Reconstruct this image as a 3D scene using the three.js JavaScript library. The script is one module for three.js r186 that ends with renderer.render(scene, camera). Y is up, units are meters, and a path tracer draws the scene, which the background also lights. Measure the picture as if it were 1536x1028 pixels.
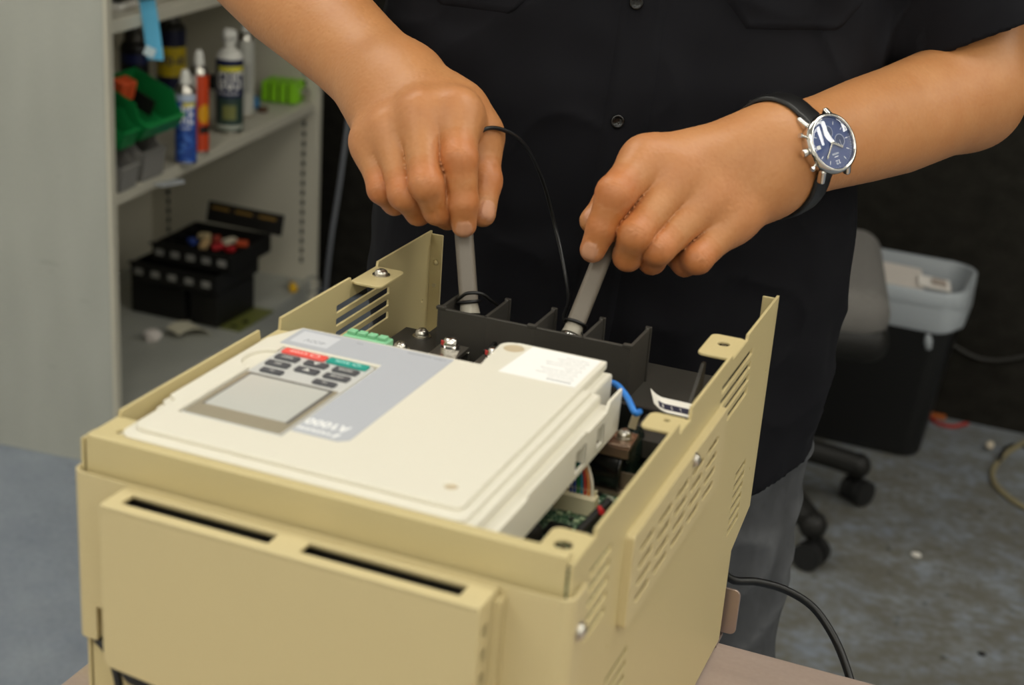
import * as THREE from 'three';
import { RoundedBoxGeometry } from 'three/addons/geometries/RoundedBoxGeometry.js';
import { mergeGeometries, mergeVertices, toCreasedNormals } from 'three/addons/utils/BufferGeometryUtils.js';
import { RectAreaLightUniformsLib } from 'three/addons/lights/RectAreaLightUniformsLib.js';
import { ImprovedNoise } from 'three/addons/math/ImprovedNoise.js';

RectAreaLightUniformsLib.init();
const scene = new THREE.Scene();
const renderer = new THREE.WebGLRenderer({ antialias: true });
renderer.toneMapping = THREE.LinearToneMapping;
renderer.toneMappingExposure = 0.485;
renderer.shadowMap.enabled = true;
const V = (x, y, z) => new THREE.Vector3(x, y, z);

// ---------------------------------------------------------------- camera
const camera = new THREE.PerspectiveCamera(25.604, 1536 / 1028, 0.05, 30);
const EYE = V(0.4648, 1.347, 0.5997), FWD = V(-0.3266, -0.3577, -0.8748).normalize(), CUP = V(-0.1947, 0.9312, -0.3081);
const CRT = FWD.clone().cross(CUP).normalize(); CUP.copy(CRT.clone().cross(FWD)).normalize();
camera.position.copy(EYE); camera.up.copy(CUP); camera.lookAt(EYE.clone().add(FWD));
camera.focus = 1.2; camera.userData.fStop = 6.5;
camera.updateMatrixWorld(true);
scene.add(camera);
// surveying helpers: a sight line of the photograph followed to a distance, or to a level plane
const FPX = 2262.07;
const sight = (x, y) => FWD.clone().addScaledVector(CRT, (x - 768) / FPX).addScaledVector(CUP, -(y - 514) / FPX);
const at = (x, y, d) => EYE.clone().addScaledVector(sight(x, y), d);
const onY = (x, y, h) => { const r = sight(x, y); return EYE.clone().addScaledVector(r, (h - EYE.y) / r.y); };
const onZ = (x, y, z) => { const r = sight(x, y); return EYE.clone().addScaledVector(r, (z - EYE.z) / r.z); };

// ---------------------------------------------------------------- helpers
let seed = 7;
const rnd = () => { seed = (seed * 1664525 + 1013904223) >>> 0; return seed / 4294967296; };
const noise = new ImprovedNoise();
const taken = {};
function numbered(n) { const k = (taken[n] = (taken[n] ?? -1) + 1); return k ? `${n}_${String(k).padStart(3, '0')}` : n; }
function part(name, geos, mat, parent, label) {
  const g = Array.isArray(geos) ? (geos.length > 1 ? merge(geos) : geos[0]) : geos;
  const m = new THREE.Mesh(g, mat); m.name = name; m.castShadow = m.receiveShadow = true; parent.add(m);
  if (label) m.userData.label = label;
  return m;
}
function tag(o, label, category, group) { o.userData.label = label; o.userData.category = category; if (group) o.userData.group = group; return o; }
function thing(name, label, category, pos = [0, 0, 0], turn = 0, group) {
  const o = new THREE.Group(); o.name = numbered(name); o.position.set(...pos); o.rotation.y = turn; scene.add(o);
  return tag(o, label, category, group);
}
function single(name, geos, mat, label, category, group) {
  const m = part(numbered(name), geos, mat, scene); return tag(m, label, category, group);
}
function structure(name, geos, mat, label) {
  const m = part(name, geos, mat, scene); m.userData.kind = 'structure'; m.userData.label = label; m.userData.category = name.split('_')[0]; return m;
}
function merge(list) {
  const l = list.map(g => { g = g.index ? g.toNonIndexed() : g; if (!g.attributes.normal) g.computeVertexNormals(); if (!g.attributes.uv) g.setAttribute('uv', new THREE.BufferAttribute(new Float32Array(g.attributes.position.count * 2), 2)); for (const k of Object.keys(g.attributes)) if (!['position', 'normal', 'uv'].includes(k)) g.deleteAttribute(k); return g; });
  return mergeGeometries(l, false);
}
const box = (w, h, d, x = 0, y = 0, z = 0) => new THREE.BoxGeometry(w, h, d).translate(x, y, z);
const rbox = (w, h, d, r, x = 0, y = 0, z = 0, s = 2) => new RoundedBoxGeometry(w, h, d, s, Math.min(r, w / 2.01, h / 2.01, d / 2.01)).translate(x, y, z);
const cyl = (r, h, x = 0, y = 0, z = 0, n = 24, r2 = r) => new THREE.CylinderGeometry(r2, r, h, n).translate(x, y, z);
const lathe = (pts, n = 32) => new THREE.LatheGeometry(pts.map(p => new THREE.Vector2(p[0], p[1])), n);
const tube = (pts, r, n = 48, k = 10) => new THREE.TubeGeometry(new THREE.CatmullRomCurve3(pts), n, r, k, false);
function ropeEnds(pts, r, n = 48, k = 10) { // tube with rounded ends
  const e = [pts[0], pts[pts.length - 1]].map(p => new THREE.SphereGeometry(r, k, 6).translate(p.x, p.y, p.z));
  return [tube(pts, r, n, k), ...e];
}
function rotated(g, rx = 0, ry = 0, rz = 0, x = 0, y = 0, z = 0) { return g.rotateX(rx).rotateY(ry).rotateZ(rz).translate(x, y, z); }
function basis(g, X, Y, Z, O) { return g.applyMatrix4(new THREE.Matrix4().makeBasis(X, Y, Z).setPosition(O ?? V(0, 0, 0))); }
function rrShape(x0, y0, x1, y1, r = 0) { // rounded rectangle outline
  const s = new THREE.Shape(); rrPath(s, x0, y0, x1, y1, r); return s;
}
function rrPath(s, x0, y0, x1, y1, r) {
  r = Math.min(r, (x1 - x0) / 2.001, (y1 - y0) / 2.001);
  if (r <= 0) { s.moveTo(x0, y0); s.lineTo(x1, y0); s.lineTo(x1, y1); s.lineTo(x0, y1); s.closePath(); return s; }
  s.moveTo(x0 + r, y0); s.lineTo(x1 - r, y0); s.absarc(x1 - r, y0 + r, r, -Math.PI / 2, 0); s.lineTo(x1, y1 - r); s.absarc(x1 - r, y1 - r, r, 0, Math.PI / 2);
  s.lineTo(x0 + r, y1); s.absarc(x0 + r, y1 - r, r, Math.PI / 2, Math.PI); s.lineTo(x0, y0 + r); s.absarc(x0 + r, y0 + r, r, Math.PI, Math.PI * 1.5); s.closePath(); return s;
}
const hole = (x0, y0, x1, y1, r = 0) => rrPath(new THREE.Path(), x0, y0, x1, y1, r);
const round = (x, y, r) => { const p = new THREE.Path(); p.absarc(x, y, r, 0, Math.PI * 2); return p; };
function poly(pts) { const s = new THREE.Shape(); pts.forEach((p, i) => i ? s.lineTo(...p) : s.moveTo(...p)); s.closePath(); return s; }
function slab(shape, t, bev = 0, seg = 6) { // extruded sheet from z=0 to z=t
  const g = new THREE.ExtrudeGeometry(shape, { depth: t - 2 * bev, bevelEnabled: bev > 0, bevelThickness: bev, bevelSize: bev, bevelOffset: -bev, bevelSegments: 2, curveSegments: seg });
  return g.translate(0, 0, bev);
}
const AX = V(1, 0, 0), AY = V(0, 1, 0), AZ = V(0, 0, 1), NX = V(-1, 0, 0), NY = V(0, -1, 0), NZ = V(0, 0, -1);
const upright = (g, x) => basis(g, NZ, AY, AX, V(x, 0, 0));          // sheet drawn in (distance from the front, height), standing at x
const level = (g, y) => basis(g, AX, NZ, AY, V(0, y, 0));            // sheet drawn in (x, distance from the front), lying at height y

// ---------------------------------------------------------------- textures and materials
function dataTex(w, h, fn, srgb = true, rep) {
  const a = new Uint8Array(w * h * 4);
  for (let j = 0; j < h; j++) for (let i = 0; i < w; i++) { const c = fn(i / w, j / h, i, j); const o = (j * w + i) * 4; a[o] = c[0]; a[o + 1] = c[1]; a[o + 2] = c[2]; a[o + 3] = 255; }
  const t = new THREE.DataTexture(a, w, h); t.magFilter = THREE.LinearFilter; t.minFilter = THREE.LinearMipmapLinearFilter; t.generateMipmaps = true;
  if (srgb) t.colorSpace = THREE.SRGBColorSpace; t.wrapS = t.wrapT = THREE.RepeatWrapping; if (rep) t.repeat.set(...rep); t.needsUpdate = true; return t;
}
function canvasTex(w, h, draw) {
  const c = document.createElement('canvas'); c.width = w; c.height = h; const g = c.getContext('2d'); draw(g, w, h);
  const t = new THREE.CanvasTexture(c); t.colorSpace = THREE.SRGBColorSpace; t.anisotropy = 8; return t;
}
const fbm = (x, y, z, o = 4) => { let s = 0, a = 1, n = 0; for (let k = 0; k < o; k++) { s += a * noise.noise(x, y, z); n += a; a *= 0.5; x *= 2.03; y *= 2.03; z *= 2.03; } return s / n; };
const mat = (color, roughness = 0.6, metalness = 0, extra = {}) => new THREE.MeshPhysicalMaterial({ color, roughness, metalness, ...extra });
const M = {
  sheet: mat('#c6b686', 0.42), sheetWarm: mat('#c9b98c', 0.45), plastic: mat('#dfdacb', 0.42),
  black: mat('#191816', 0.5, 0, { specularIntensity: 0.6 }), blackGloss: mat('#0b0b0b', 0.2), rubber: mat('#121212', 0.55), zinc: mat('#cfcac0', 0.28, 1), chrome: mat('#dcdad6', 0.14, 1),
  brass: mat('#c9a557', 0.3, 1), zincPink: mat('#b3a198', 0.35, 0.8), terminal: mat('#3a3732', 0.5, 0, { specularIntensity: 0.7 }), paper: mat('#e9e6df', 0.8),
};
// ---------------------------------------------------------------- lights: fluorescent troffers in the ceiling
const CEIL = 2.72;
const tubeGlow = new THREE.MeshStandardMaterial({ color: '#ffffff', emissive: '#fffaf0', emissiveIntensity: 8, roughness: 0.6 });
const trofferWhite = mat('#e8e8e4', 0.5);
function troffer(x, z, I = 15) {
  const t = thing('ceiling_light', 'white fluorescent ceiling light with two bright strips', 'ceiling light', [x, CEIL, z], 0, 'fluorescent ceiling lights');
  part('housing', [box(1.24, 0.02, 0.05, 0, -0.012, 0.275), box(1.24, 0.02, 0.05, 0, -0.012, -0.275), box(0.04, 0.02, 0.6, 0.6, -0.012, 0), box(0.04, 0.02, 0.6, -0.6, -0.012, 0), box(1.24, 0.02, 0.14, 0, -0.012, 0)], trofferWhite, t);
  for (const dz of [-0.16, 0.16]) {
    part('diffuser', box(1.16, 0.012, 0.18, 0, -0.010, dz), tubeGlow, t);
    const l = new THREE.RectAreaLight('#fffdf2', I, 1.16, 0.18); l.position.set(0, -0.022, dz); l.rotation.x = -Math.PI / 2; l.castShadow = true; t.add(l);
  }
}
for (const [x, z] of [[-1.1, -0.75], [0.75, -0.75], [2.5, -0.75], [2.5, -2.2], [-1.1, 1.15], [0.75, 1.15], [2.5, 1.15], [-1.1, 2.9], [0.75, 2.9], [2.5, 2.9]]) troffer(x, z);  // rear-right unit off the grid is added to brighten the cabinet interior
// ---------------------------------------------------------------- room shell
const RX0 = -2.0, RX1 = 3.3, RZ0 = -2.79, RZ1 = 3.6;
const floorTex = (() => {
  const N = 1024;
  return dataTex(N, N, (u, v) => {
    const X = RX0 + u * 5.3, Z = RZ1 - v * 6.4;                         // world metres
    let n = fbm(X * 9, Z * 9, 1.5, 3), g = noise.noise(X * 130, Z * 130, 3) + 0.7 * noise.noise(X * 290, Z * 290, 8), sp = noise.noise(X * 55, Z * 55, 9);
    let r = 131 + n * 18 + g * 9, gg = 139 + n * 18 + g * 9, b = 150 + n * 16 + g * 9;
    const dx = X - 0.1, dz = Z + 1.75, worn = Math.exp(-(dx * dx * 2.2 + dz * dz * 1.8)) + 0.35 * Math.exp(-((X - 0.5) ** 2 + (Z + 2.4) ** 2) * 1.5);
    const blot = Math.max(0, fbm(X * 11 + 4, Z * 13, 7.7, 3) * 0.8 + 0.62 + 0.5 * noise.noise(X * 46, Z * 60, 2.2) + 0.3 * noise.noise(X * 120, Z * 90, 5.2)) * Math.min(1, worn * 1.5);              // trodden-in brown soil with streaks
    r += (97 - r) * Math.min(0.9, blot); gg += (94 - gg) * Math.min(0.9, blot); b += (84 - b) * Math.min(0.9, blot);
    const dot = Math.max(0, sp - 0.52) * 260 * (0.35 + worn); r -= dot; gg -= dot; b -= dot;
    return [r, gg, b].map(q => Math.max(12, Math.min(255, q)));
  });
})();
{
  const g = box(RX1 - RX0, 0.1, RZ1 - RZ0, (RX0 + RX1) / 2, -0.05, (RZ0 + RZ1) / 2), p = g.attributes.position, uv = g.attributes.uv;
  for (let i = 0; i < p.count; i++) uv.setXY(i, (p.getX(i) - RX0) / 5.3, (RZ1 - p.getZ(i)) / 6.4);
  structure('floor', g, new THREE.MeshPhysicalMaterial({ map: floorTex, roughness: 0.62 }), 'blue grey vinyl floor with brown trodden-in dirt');
}
const wallTex = dataTex(512, 512, (u, v, i, j) => { const n = noise.noise(i * 0.35, j * 0.35, 2) * 16 + noise.noise(i * 0.06, j * 0.06, 5) * 12; return [34 + n * 0.7, 32 + n * 0.7, 27 + n * 0.7]; }, true, [4, 3]);
structure('wall_back', box(RX1 - RX0 + 0.2, CEIL + 0.1, 0.1, (RX0 + RX1) / 2, CEIL / 2, RZ0 - 0.05), new THREE.MeshPhysicalMaterial({ map: wallTex, roughness: 0.95, specularIntensity: 0.4 }), 'black cloth-covered partition behind the man');
const wallPaint = mat('#dedbd4', 0.85);
structure('wall_left', box(0.1, CEIL + 0.1, RZ1 - RZ0, RX0 - 0.05, CEIL / 2, (RZ0 + RZ1) / 2), wallPaint, 'painted side wall behind the storage cabinet');
structure('wall_right', box(0.1, CEIL + 0.1, RZ1 - RZ0, RX1 + 0.05, CEIL / 2, (RZ0 + RZ1) / 2), wallPaint, 'painted side wall');
structure('wall_front', box(RX1 - RX0 + 0.2, CEIL + 0.1, 0.1, (RX0 + RX1) / 2, CEIL / 2, RZ1 + 0.05), wallPaint, 'painted wall behind the viewer');
structure('ceiling', box(RX1 - RX0 + 0.2, 0.1, RZ1 - RZ0 + 0.2, (RX0 + RX1) / 2, CEIL + 0.05, (RZ0 + RZ1) / 2), mat('#e2e1dc', 0.9), 'pale ceiling');

// ---------------------------------------------------------------- table under the drive
const TT = 0.734;                                                        // table top height
{
  const t = thing('work_table', 'pinkish brown laminate work table carrying the beige drive', 'table', [0.4, 0, -0.02]);
  const tex = dataTex(640, 512, (u, v) => { const n = fbm(u * 6, v * 26, 3, 4), st = Math.max(0, fbm(u * 3.2 + 9, v * 5, 6, 4) - 0.12) * 2.2, g = noise.noise(u * 300, v * 300, 1) * 5; return [164 + n * 16 + g - st * 8, 146 + n * 15 + g - st * 8, 136 + n * 14 + g - st * 48]; });
  part('table_top', rbox(1.036, 0.03, 0.752, 0.004, 0, TT - 0.015, 0), new THREE.MeshPhysicalMaterial({ map: tex, roughness: 0.45 }), t, 'pinkish brown laminate top with yellowish stains');
  part('apron', [box(0.9, 0.06, 0.02, 0, TT - 0.06, 0.32), box(0.9, 0.06, 0.02, 0, TT - 0.06, -0.32), box(0.02, 0.06, 0.64, 0.45, TT - 0.06, 0), box(0.02, 0.06, 0.64, -0.45, TT - 0.06, 0)], M.black, t);
  for (const sx of [-0.47, 0.47]) for (const sz of [-0.33, 0.33]) part('leg', rbox(0.035, TT - 0.03, 0.035, 0.004, sx, (TT - 0.03) / 2, sz), M.black, t);
}
// ---------------------------------------------------------------- the drive lying on its back (drawn in room coordinates, moved to its base)
const DW = 0.28, RIM = 1.0, DL = 0.443;
const drive = thing('variable_frequency_drive', 'beige metal motor drive lying open on its back on the table', 'motor drive', [0, TT, 0]);
const dp = (name, geos, m, parent = drive, label) => { const o = part(name, geos, m, parent, label); o.geometry.translate(0, -TT, 0); return o; };
const screwGeo = (r, h) => merge([lathe([[0, h], [r * 0.55, h * 0.98], [r * 0.9, h * 0.7], [r, h * 0.35], [r, 0], [0, 0]], 20), cyl(r * 1.35, h * 0.25, 0, 0, 0, 20), box(r * 1.0, h * 0.06, r * 0.22, 0, h * 1.0, 0), box(r * 0.22, h * 0.06, r * 1.0, 0, h * 1.0, 0)]);

// side panels ---------------------------------------------------
function sideShape(slots) {
  const s = poly([[0.001, TT + 0.004], [0.392, TT + 0.004], [0.392, 0.8145], [0.443, 0.829], [0.443, RIM], [0.349, RIM], [0.348, RIM - 0.0035], [0.3065, RIM - 0.0035], [0.3055, RIM], [0.2085, RIM], [0.2075, RIM - 0.008], [0.183, RIM - 0.008], [0.1815, RIM], [0.035, RIM], [0.034, RIM - 0.0035], [0.001, RIM - 0.0035]]);
  for (const q of slots) s.holes.push(hole(...q)); return s;
}
const rearSlots = [0, 1, 2, 3].map(k => [0.285, 0.9525 + k * 0.0098 - 0.0026, 0.369, 0.9525 + k * 0.0098 + 0.003, 0.001]);
const lowSlots = [0, 1, 2, 3, 4, 5].map(k => [0.366 + k * 0.0005, 0.8380 + k * 0.0088, 0.4, 0.8432 + k * 0.0088, 0.001]);
const frontSlots = [0, 1, 2, 3, 4].map(k => [0.03, 0.938 + k * 0.0092, 0.063, 0.9425 + k * 0.0092, 0.001]);
const frontLow = [0, 1, 2, 3, 4, 5, 6].map(k => [0.078, 0.828 + k * 0.0092, 0.118, 0.8325 + k * 0.0092, 0.001]);
const tiny = [[0.075, 0.91], [0.43, 0.945], [0.42, 0.87]].map(([a, b]) => [a - 0.0012, b - 0.0012, a + 0.0012, b + 0.0012, 0.0011]);
function tab(x, a0, a1, y, dir, len, holeR, aH, xH) { // a lug bent inwards from a side panel
  const x0 = dir > 0 ? x : x - len, x1 = dir > 0 ? x + len : x, s = rrShape(x0, a0, x1, a1, 0.005); s.holes.push(round(xH ?? (x0 + x1) / 2, aH ?? (a0 + a1) / 2, holeR)); return level(slab(s, 0.0018, 0.0004, 8), y);
}
for (const side of [0, 1]) {
  const x = side ? DW - 0.002 : 0, dir = side ? -1 : 1, xi = side ? DW - 0.0005 : 0.0005;
  const p = dp('side_panel', upright(slab(sideShape([...rearSlots, ...lowSlots, ...(side ? [...frontSlots, ...frontLow] : []), ...tiny]), 0.002, 0.0003), x), M.sheet);
  const tabs = [[0.183, 0.2075, RIM - 0.0095, 0.024, 0.0022], [0.3065, 0.348, RIM - 0.005, 0.024, 0.0042]];
  for (const [a0, a1, y, len, r] of tabs) dp('mounting_lug', tab(xi, a0, a1, y, dir, len, r, (a0 + a1) / 2 + 0.004), M.sheet, p);
  dp('mounting_lug', tab(xi, 0.0015, 0.034, RIM - 0.005, dir, side ? 0.0215 : 0.026, side ? 0.0048 : 0.0028, 0.018, side ? DW - 0.0115 : 0.014), M.sheet, p);
  if (side) { dp('bushing', [level(slab((() => { const s = new THREE.Shape(); s.absarc(0, 0, 0.0049, 0, 7); s.holes.push(round(0, 0, 0.002)); return s; })(), 0.0012, 0, 16), 0).translate(DW - 0.0115, RIM - 0.0048, -0.018)], M.zinc, p); dp('bushing', [level(slab((() => { const s = new THREE.Shape(); s.absarc(0, 0, 0.0044, 0, 7); s.holes.push(round(0, 0, 0.0016)); return s; })(), 0.0012, 0, 16), 0).translate(DW - 0.0125, RIM - 0.0048, -0.3313)], M.zinc, p); }
  // rear edge folded inwards
  dp('rear_flange', [rbox(0.012, side ? 0.17 : 0.163, 0.002, 0.0008, side ? DW - 0.006 : 0.006, side ? 0.913 : 0.9165, -0.442), ], M.sheet, p);
  if (!side) { dp('rivet', rotated(lathe([[0, 0.002], [0.0018, 0.0014], [0.0024, 0], [0, 0]], 14), Math.PI / 2, 0, 0, 0.007, 0.975, -0.441), M.sheet, p); dp('rivet', rotated(cyl(0.0016, 0.001, 0, 0, 0, 14), Math.PI / 2, 0, 0, 0.0065, 0.956, -0.4408), M.zinc, p); }
}
dp('screw', screwGeo(0.0048, 0.0042).translate(0.013, RIM - 0.003, -0.3312), M.zinc, drive, 'zinc pan head screw');

// raised louvre panel on the right side ---------------------------
{
  const s = rrShape(0.089, 0.914, 0.289, 0.971, 0.003);
  for (let c = 0; c < 5; c++) for (let r = 0; r < 4; r++) { const a = 0.1035 + c * 0.035, b = 0.9225 + r * 0.0105; s.holes.push(hole(a, b, a + 0.0265, b + 0.0048, 0.0024)); }
  dp('louvre_panel', [upright(slab(s, 0.0015, 0.0004, 5), DW + 0.0035), upright(slab((() => { const q = rrShape(0.089, 0.914, 0.289, 0.971, 0.003); q.holes.push(hole(0.0915, 0.9165, 0.2865, 0.9685, 0.002)); return q; })(), 0.0042), DW - 0.0004), box(0.001, 0.05, 0.192, DW + 0.0022, 0.9425, -0.189)], M.sheetWarm);
  const sc = screwGeo(0.0036, 0.003); sc.rotateZ(-Math.PI / 2); dp('screw', sc.translate(DW + 0.005, 0.9665, -0.209), M.zinc);
}
// front wall, outer front cover and the protruding fan hood ------
{
  const s = rrShape(0.0035, TT + 0.002, DW - 0.0035, RIM - 0.0005, 0.001); s.holes.push(round(0.0175, 0.889, 0.0042)); s.holes.push(hole(0.05, 0.79, 0.24, 0.965, 0.004));
  dp('front_wall', [slab(s, 0.002, 0.0004).translate(0, 0, -0.003), rbox(DW - 0.007, 0.0022, 0.007, 0.0009, DW / 2, RIM - 0.0012, -0.005)], M.sheet);
  // U-shaped cover wrapping the corners
  const o = new THREE.Shape(), r = 0.007, L = -0.0032, R = DW + 0.0032, F = 0.0042, B = -0.017;      // (x, z)
  const S = (x, z) => [x, -z];
  o.moveTo(...S(L, B)); o.lineTo(...S(L, F - r)); o.absarc(L + r, -(F - r), r, Math.PI, Math.PI * 1.5, false); o.lineTo(...S(R - r, F)); o.absarc(R - r, -(F - r), r, -Math.PI / 2, 0, false); o.lineTo(...S(R, B)); o.lineTo(...S(R - 0.0024, B)); o.lineTo(...S(R - 0.0024, F - r)); o.absarc(R - r, -(F - r), r - 0.0024, 0, -Math.PI / 2, true); o.lineTo(...S(L + r, F - 0.0024)); o.absarc(L + r, -(F - r), r - 0.0024, -Math.PI / 2, -Math.PI, true); o.lineTo(...S(L + 0.0024, B)); o.closePath();
  const inner = rrShape(0.012, 0.878, 0.262, 0.898, 0.001);
  const cover = dp('front_cover', [level(slab(o, 0.081, 0.0005, 10), 0.8985), level(slab((() => { // lower band stops short on the left: a notch
    const q = new THREE.Shape(); q.moveTo(...S(L, B)); q.lineTo(...S(L, F - r)); q.absarc(L + r, -(F - r), r, Math.PI, Math.PI * 1.5, false); q.lineTo(...S(0.0105, F)); q.lineTo(...S(0.0105, F - 0.0024)); q.lineTo(...S(L + r, F - 0.0024)); q.absarc(L + r, -(F - r), r - 0.0024, -Math.PI / 2, -Math.PI, true); q.lineTo(...S(L + 0.0024, B)); q.closePath(); return q; })(), 0.0215, 0.0003, 10), 0.8772), level(slab((() => {
    const q = new THREE.Shape(); q.moveTo(...S(0.262, F)); q.lineTo(...S(R - r, F)); q.absarc(R - r, -(F - r), r, -Math.PI / 2, 0, false); q.lineTo(...S(R, B)); q.lineTo(...S(R - 0.0024, B)); q.lineTo(...S(R - 0.0024, F - r)); q.absarc(R - r, -(F - r), r - 0.0024, 0, -Math.PI / 2, true); q.lineTo(...S(0.262, F - 0.0024)); q.closePath(); return q; })(), 0.16, 0.0003, 10), 0.7385)], M.sheetWarm, drive, 'smooth beige front cover wrapped round the corners');
  const sc = screwGeo(0.0042, 0.0036); sc.rotateZ(-Math.PI / 2); dp('screw', sc.translate(R - 0.0002, 0.957, -0.0095), M.zinc, cover);
  // hood
  const x0 = 0.0325, x1 = 0.2455, yB = 0.8815, yT = 0.9785, zF = 0.0285;
  const f = dp('fan_hood', [slab((() => { const q = new THREE.Shape(); q.moveTo(x0 + 0.006, yB); q.lineTo(x1 - 0.006, yB - 0.02); q.absarc(x1 - 0.006, yB - 0.014, 0.006, -Math.PI / 2, 0); q.lineTo(x1, yT - 0.001); q.lineTo(x0, yT - 0.001); q.lineTo(x0, yB + 0.006); q.absarc(x0 + 0.006, yB + 0.006, 0.006, Math.PI, Math.PI * 1.5); return q; })(), 0.0022, 0.0007, 8).translate(0, 0, zF - 0.0022),
    level(slab((() => { const q = rrShape(x0, -zF, x1, -0.0035, 0.002); q.holes.push(hole(0.041, -0.0215, 0.128, -0.0105, 0.0004)); q.holes.push(hole(0.1455, -0.0215, 0.232, -0.0105, 0.0004)); return q; })(), 0.0025, 0.0006), yT - 0.0025),
    upright(slab((() => { const q = poly([[-zF + 0.001, yB - 0.015], [-0.004, yB - 0.015], [-0.004, yT - 0.001], [-zF + 0.001, yT - 0.001]]); for (let k = 0; k < 6; k++) q.holes.push(hole(-0.0225, 0.957 - k * 0.0135, -0.0165, 0.9655 - k * 0.0135, 0.001)); return q; })(), 0.0022), x1 - 0.0024),
    upright(slab(poly([[-zF + 0.001, yB + 0.004], [-0.004, yB + 0.004], [-0.004, yT - 0.001], [-zF + 0.001, yT - 0.001]]), 0.0022), x0 + 0.0002),
    rbox(0.03, 0.0035, 0.003, 0.001, x1 - 0.02, yT - 0.0018, 0.004), upright(slab(poly([[-0.012, 0.86], [-0.0042, 0.86], [-0.0042, yT - 0.004], [-0.012, yT - 0.004]]), 0.004), x1)], M.sheetWarm, drive, 'box-shaped beige fan hood with slots in its top');
  dp('dark_slot_block', [box(0.205, 0.07, 0.021, 0.139, 0.9365, 0.0145)], M.black, f);  // solid black block added behind the hood slots so they look dark
  dp('grommet', [tube([V(0.008, 0.876, 0.001), V(0.016, 0.872, 0.003), V(0.022, 0.862, 0.004), V(0.026, 0.852, 0.006)], 0.0024, 16, 8), tube([V(0.03, 0.87, 0.008), V(0.04, 0.868, 0.014), V(0.06, 0.869, 0.016), V(0.09, 0.864, 0.014)], 0.0035, 20, 8)], M.rubber, cover);
}
// plastic top cover ----------------------------------------------
const cover = dp('top_cover', [
  level(slab((() => { const q = new THREE.Shape(); q.moveTo(0.0235, 0.0055); q.lineTo(0.214, 0.0055); q.absarc(0.214, 0.0145, 0.009, -Math.PI / 2, 0); q.lineTo(0.223, 0.208); q.lineTo(0.218, 0.2085); q.lineTo(0.218, 0.245); q.lineTo(0.15, 0.245); q.lineTo(0.148, 0.198); q.lineTo(0.02, 0.194); q.lineTo(0.0085, 0.172); q.lineTo(0.0085, 0.058); q.lineTo(0.0115, 0.054); q.lineTo(0.0115, 0.0175); q.absarc(0.0235, 0.0175, 0.012, Math.PI, Math.PI * 1.5); return q; })(), 0.0235, 0.0022, 8), 0.972),
  level(slab((() => { const q = new THREE.Shape(); q.moveTo(0.026, 0.0125); q.lineTo(0.211, 0.0125); q.absarc(0.211, 0.0195, 0.007, -Math.PI / 2, 0); q.lineTo(0.218, 0.204); q.lineTo(0.02, 0.192); q.lineTo(0.0105, 0.17); q.lineTo(0.0105, 0.062); q.lineTo(0.0145, 0.058); q.lineTo(0.0145, 0.022); q.absarc(0.024, 0.022, 0.0095, Math.PI, Math.PI * 1.5); q.holes.push(hole(0.0285, 0.049, 0.0942, 0.1655, 0.0025)); return q; })(), 0.0036, 0.0008, 8), 0.9945),
  level(slab((() => { // raised main panel with the keypad well and a thumb scallop
    const q = new THREE.Shape(); q.moveTo(0.026, 0.0205); q.lineTo(0.208, 0.0205); q.absarc(0.208, 0.0255, 0.005, -Math.PI / 2, 0); q.lineTo(0.213, 0.2475); q.absarc(0.2115, 0.2475, 0.0015, 0, Math.PI / 2); q.lineTo(0.153, 0.249); q.absarc(0.152, 0.239, 0.009, Math.PI / 2, Math.PI); q.lineTo(0.1455, 0.2025); q.lineTo(0.0235, 0.199); q.lineTo(0.0125, 0.172); q.lineTo(0.0125, 0.066); q.lineTo(0.0185, 0.062); q.lineTo(0.0185, 0.028); q.absarc(0.026, 0.028, 0.0075, Math.PI, Math.PI * 1.5);
    const w = new THREE.Path(); w.moveTo(0.0285, 0.049); w.lineTo(0.0942, 0.049); w.lineTo(0.0942, 0.1655); w.lineTo(0.0285, 0.1655); w.lineTo(0.0285, 0.157); w.absellipse(0.0285, 0.141, 0.0115, 0.016, Math.PI / 2, Math.PI * 1.5); w.lineTo(0.0285, 0.049); q.holes.push(w); q.holes.push(round(0.1985, 0.0405, 0.0036)); q.holes.push(round(0.1535, 0.2385, 0.0066));
    return q; })(), 0.0055, 0.0011, 10), 0.9955)], M.plastic, drive, 'cream plastic top cover with keypad');
dp('hole_shade_disc', cyl(0.0036, 0.004, 0.1985, 0.9975, -0.0405, 16), mat('#bfae90', 0.6), cover); dp('hole_shade_disc', cyl(0.0066, 0.005, 0.1535, 0.9978, -0.2385, 20), mat('#bfae90', 0.6), cover);  // darker beige discs put the shade of the cover holes into colour

// right skirt of the cover, with latch windows
dp('cover_skirt', [upright(slab((() => { const q = poly([[0.008, 0.966], [0.226, 0.966], [0.228, 0.9935], [0.205, 0.9935], [0.2, 0.9885], [0.165, 0.9885], [0.163, 0.991], [0.07, 0.991], [0.068, 0.9885], [0.004, 0.9885]]); q.holes.push(hole(0.1465, 0.9695, 0.1625, 0.983, 0.0005)); q.holes.push(hole(0.1845, 0.971, 0.1955, 0.983, 0.0005)); return q; })(), 0.002, 0.0003), 0.2285), box(0.008, 0.003, 0.205, 0.2255, 0.9868, -0.107), box(0.012, 0.012, 0.002, 0.2245, 0.9765, -0.163), box(0.012, 0.012, 0.002, 0.2245, 0.977, -0.196), box(0.205, 0.02, 0.002, 0.12, 0.974, -0.0085)], M.plastic, cover);

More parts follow.
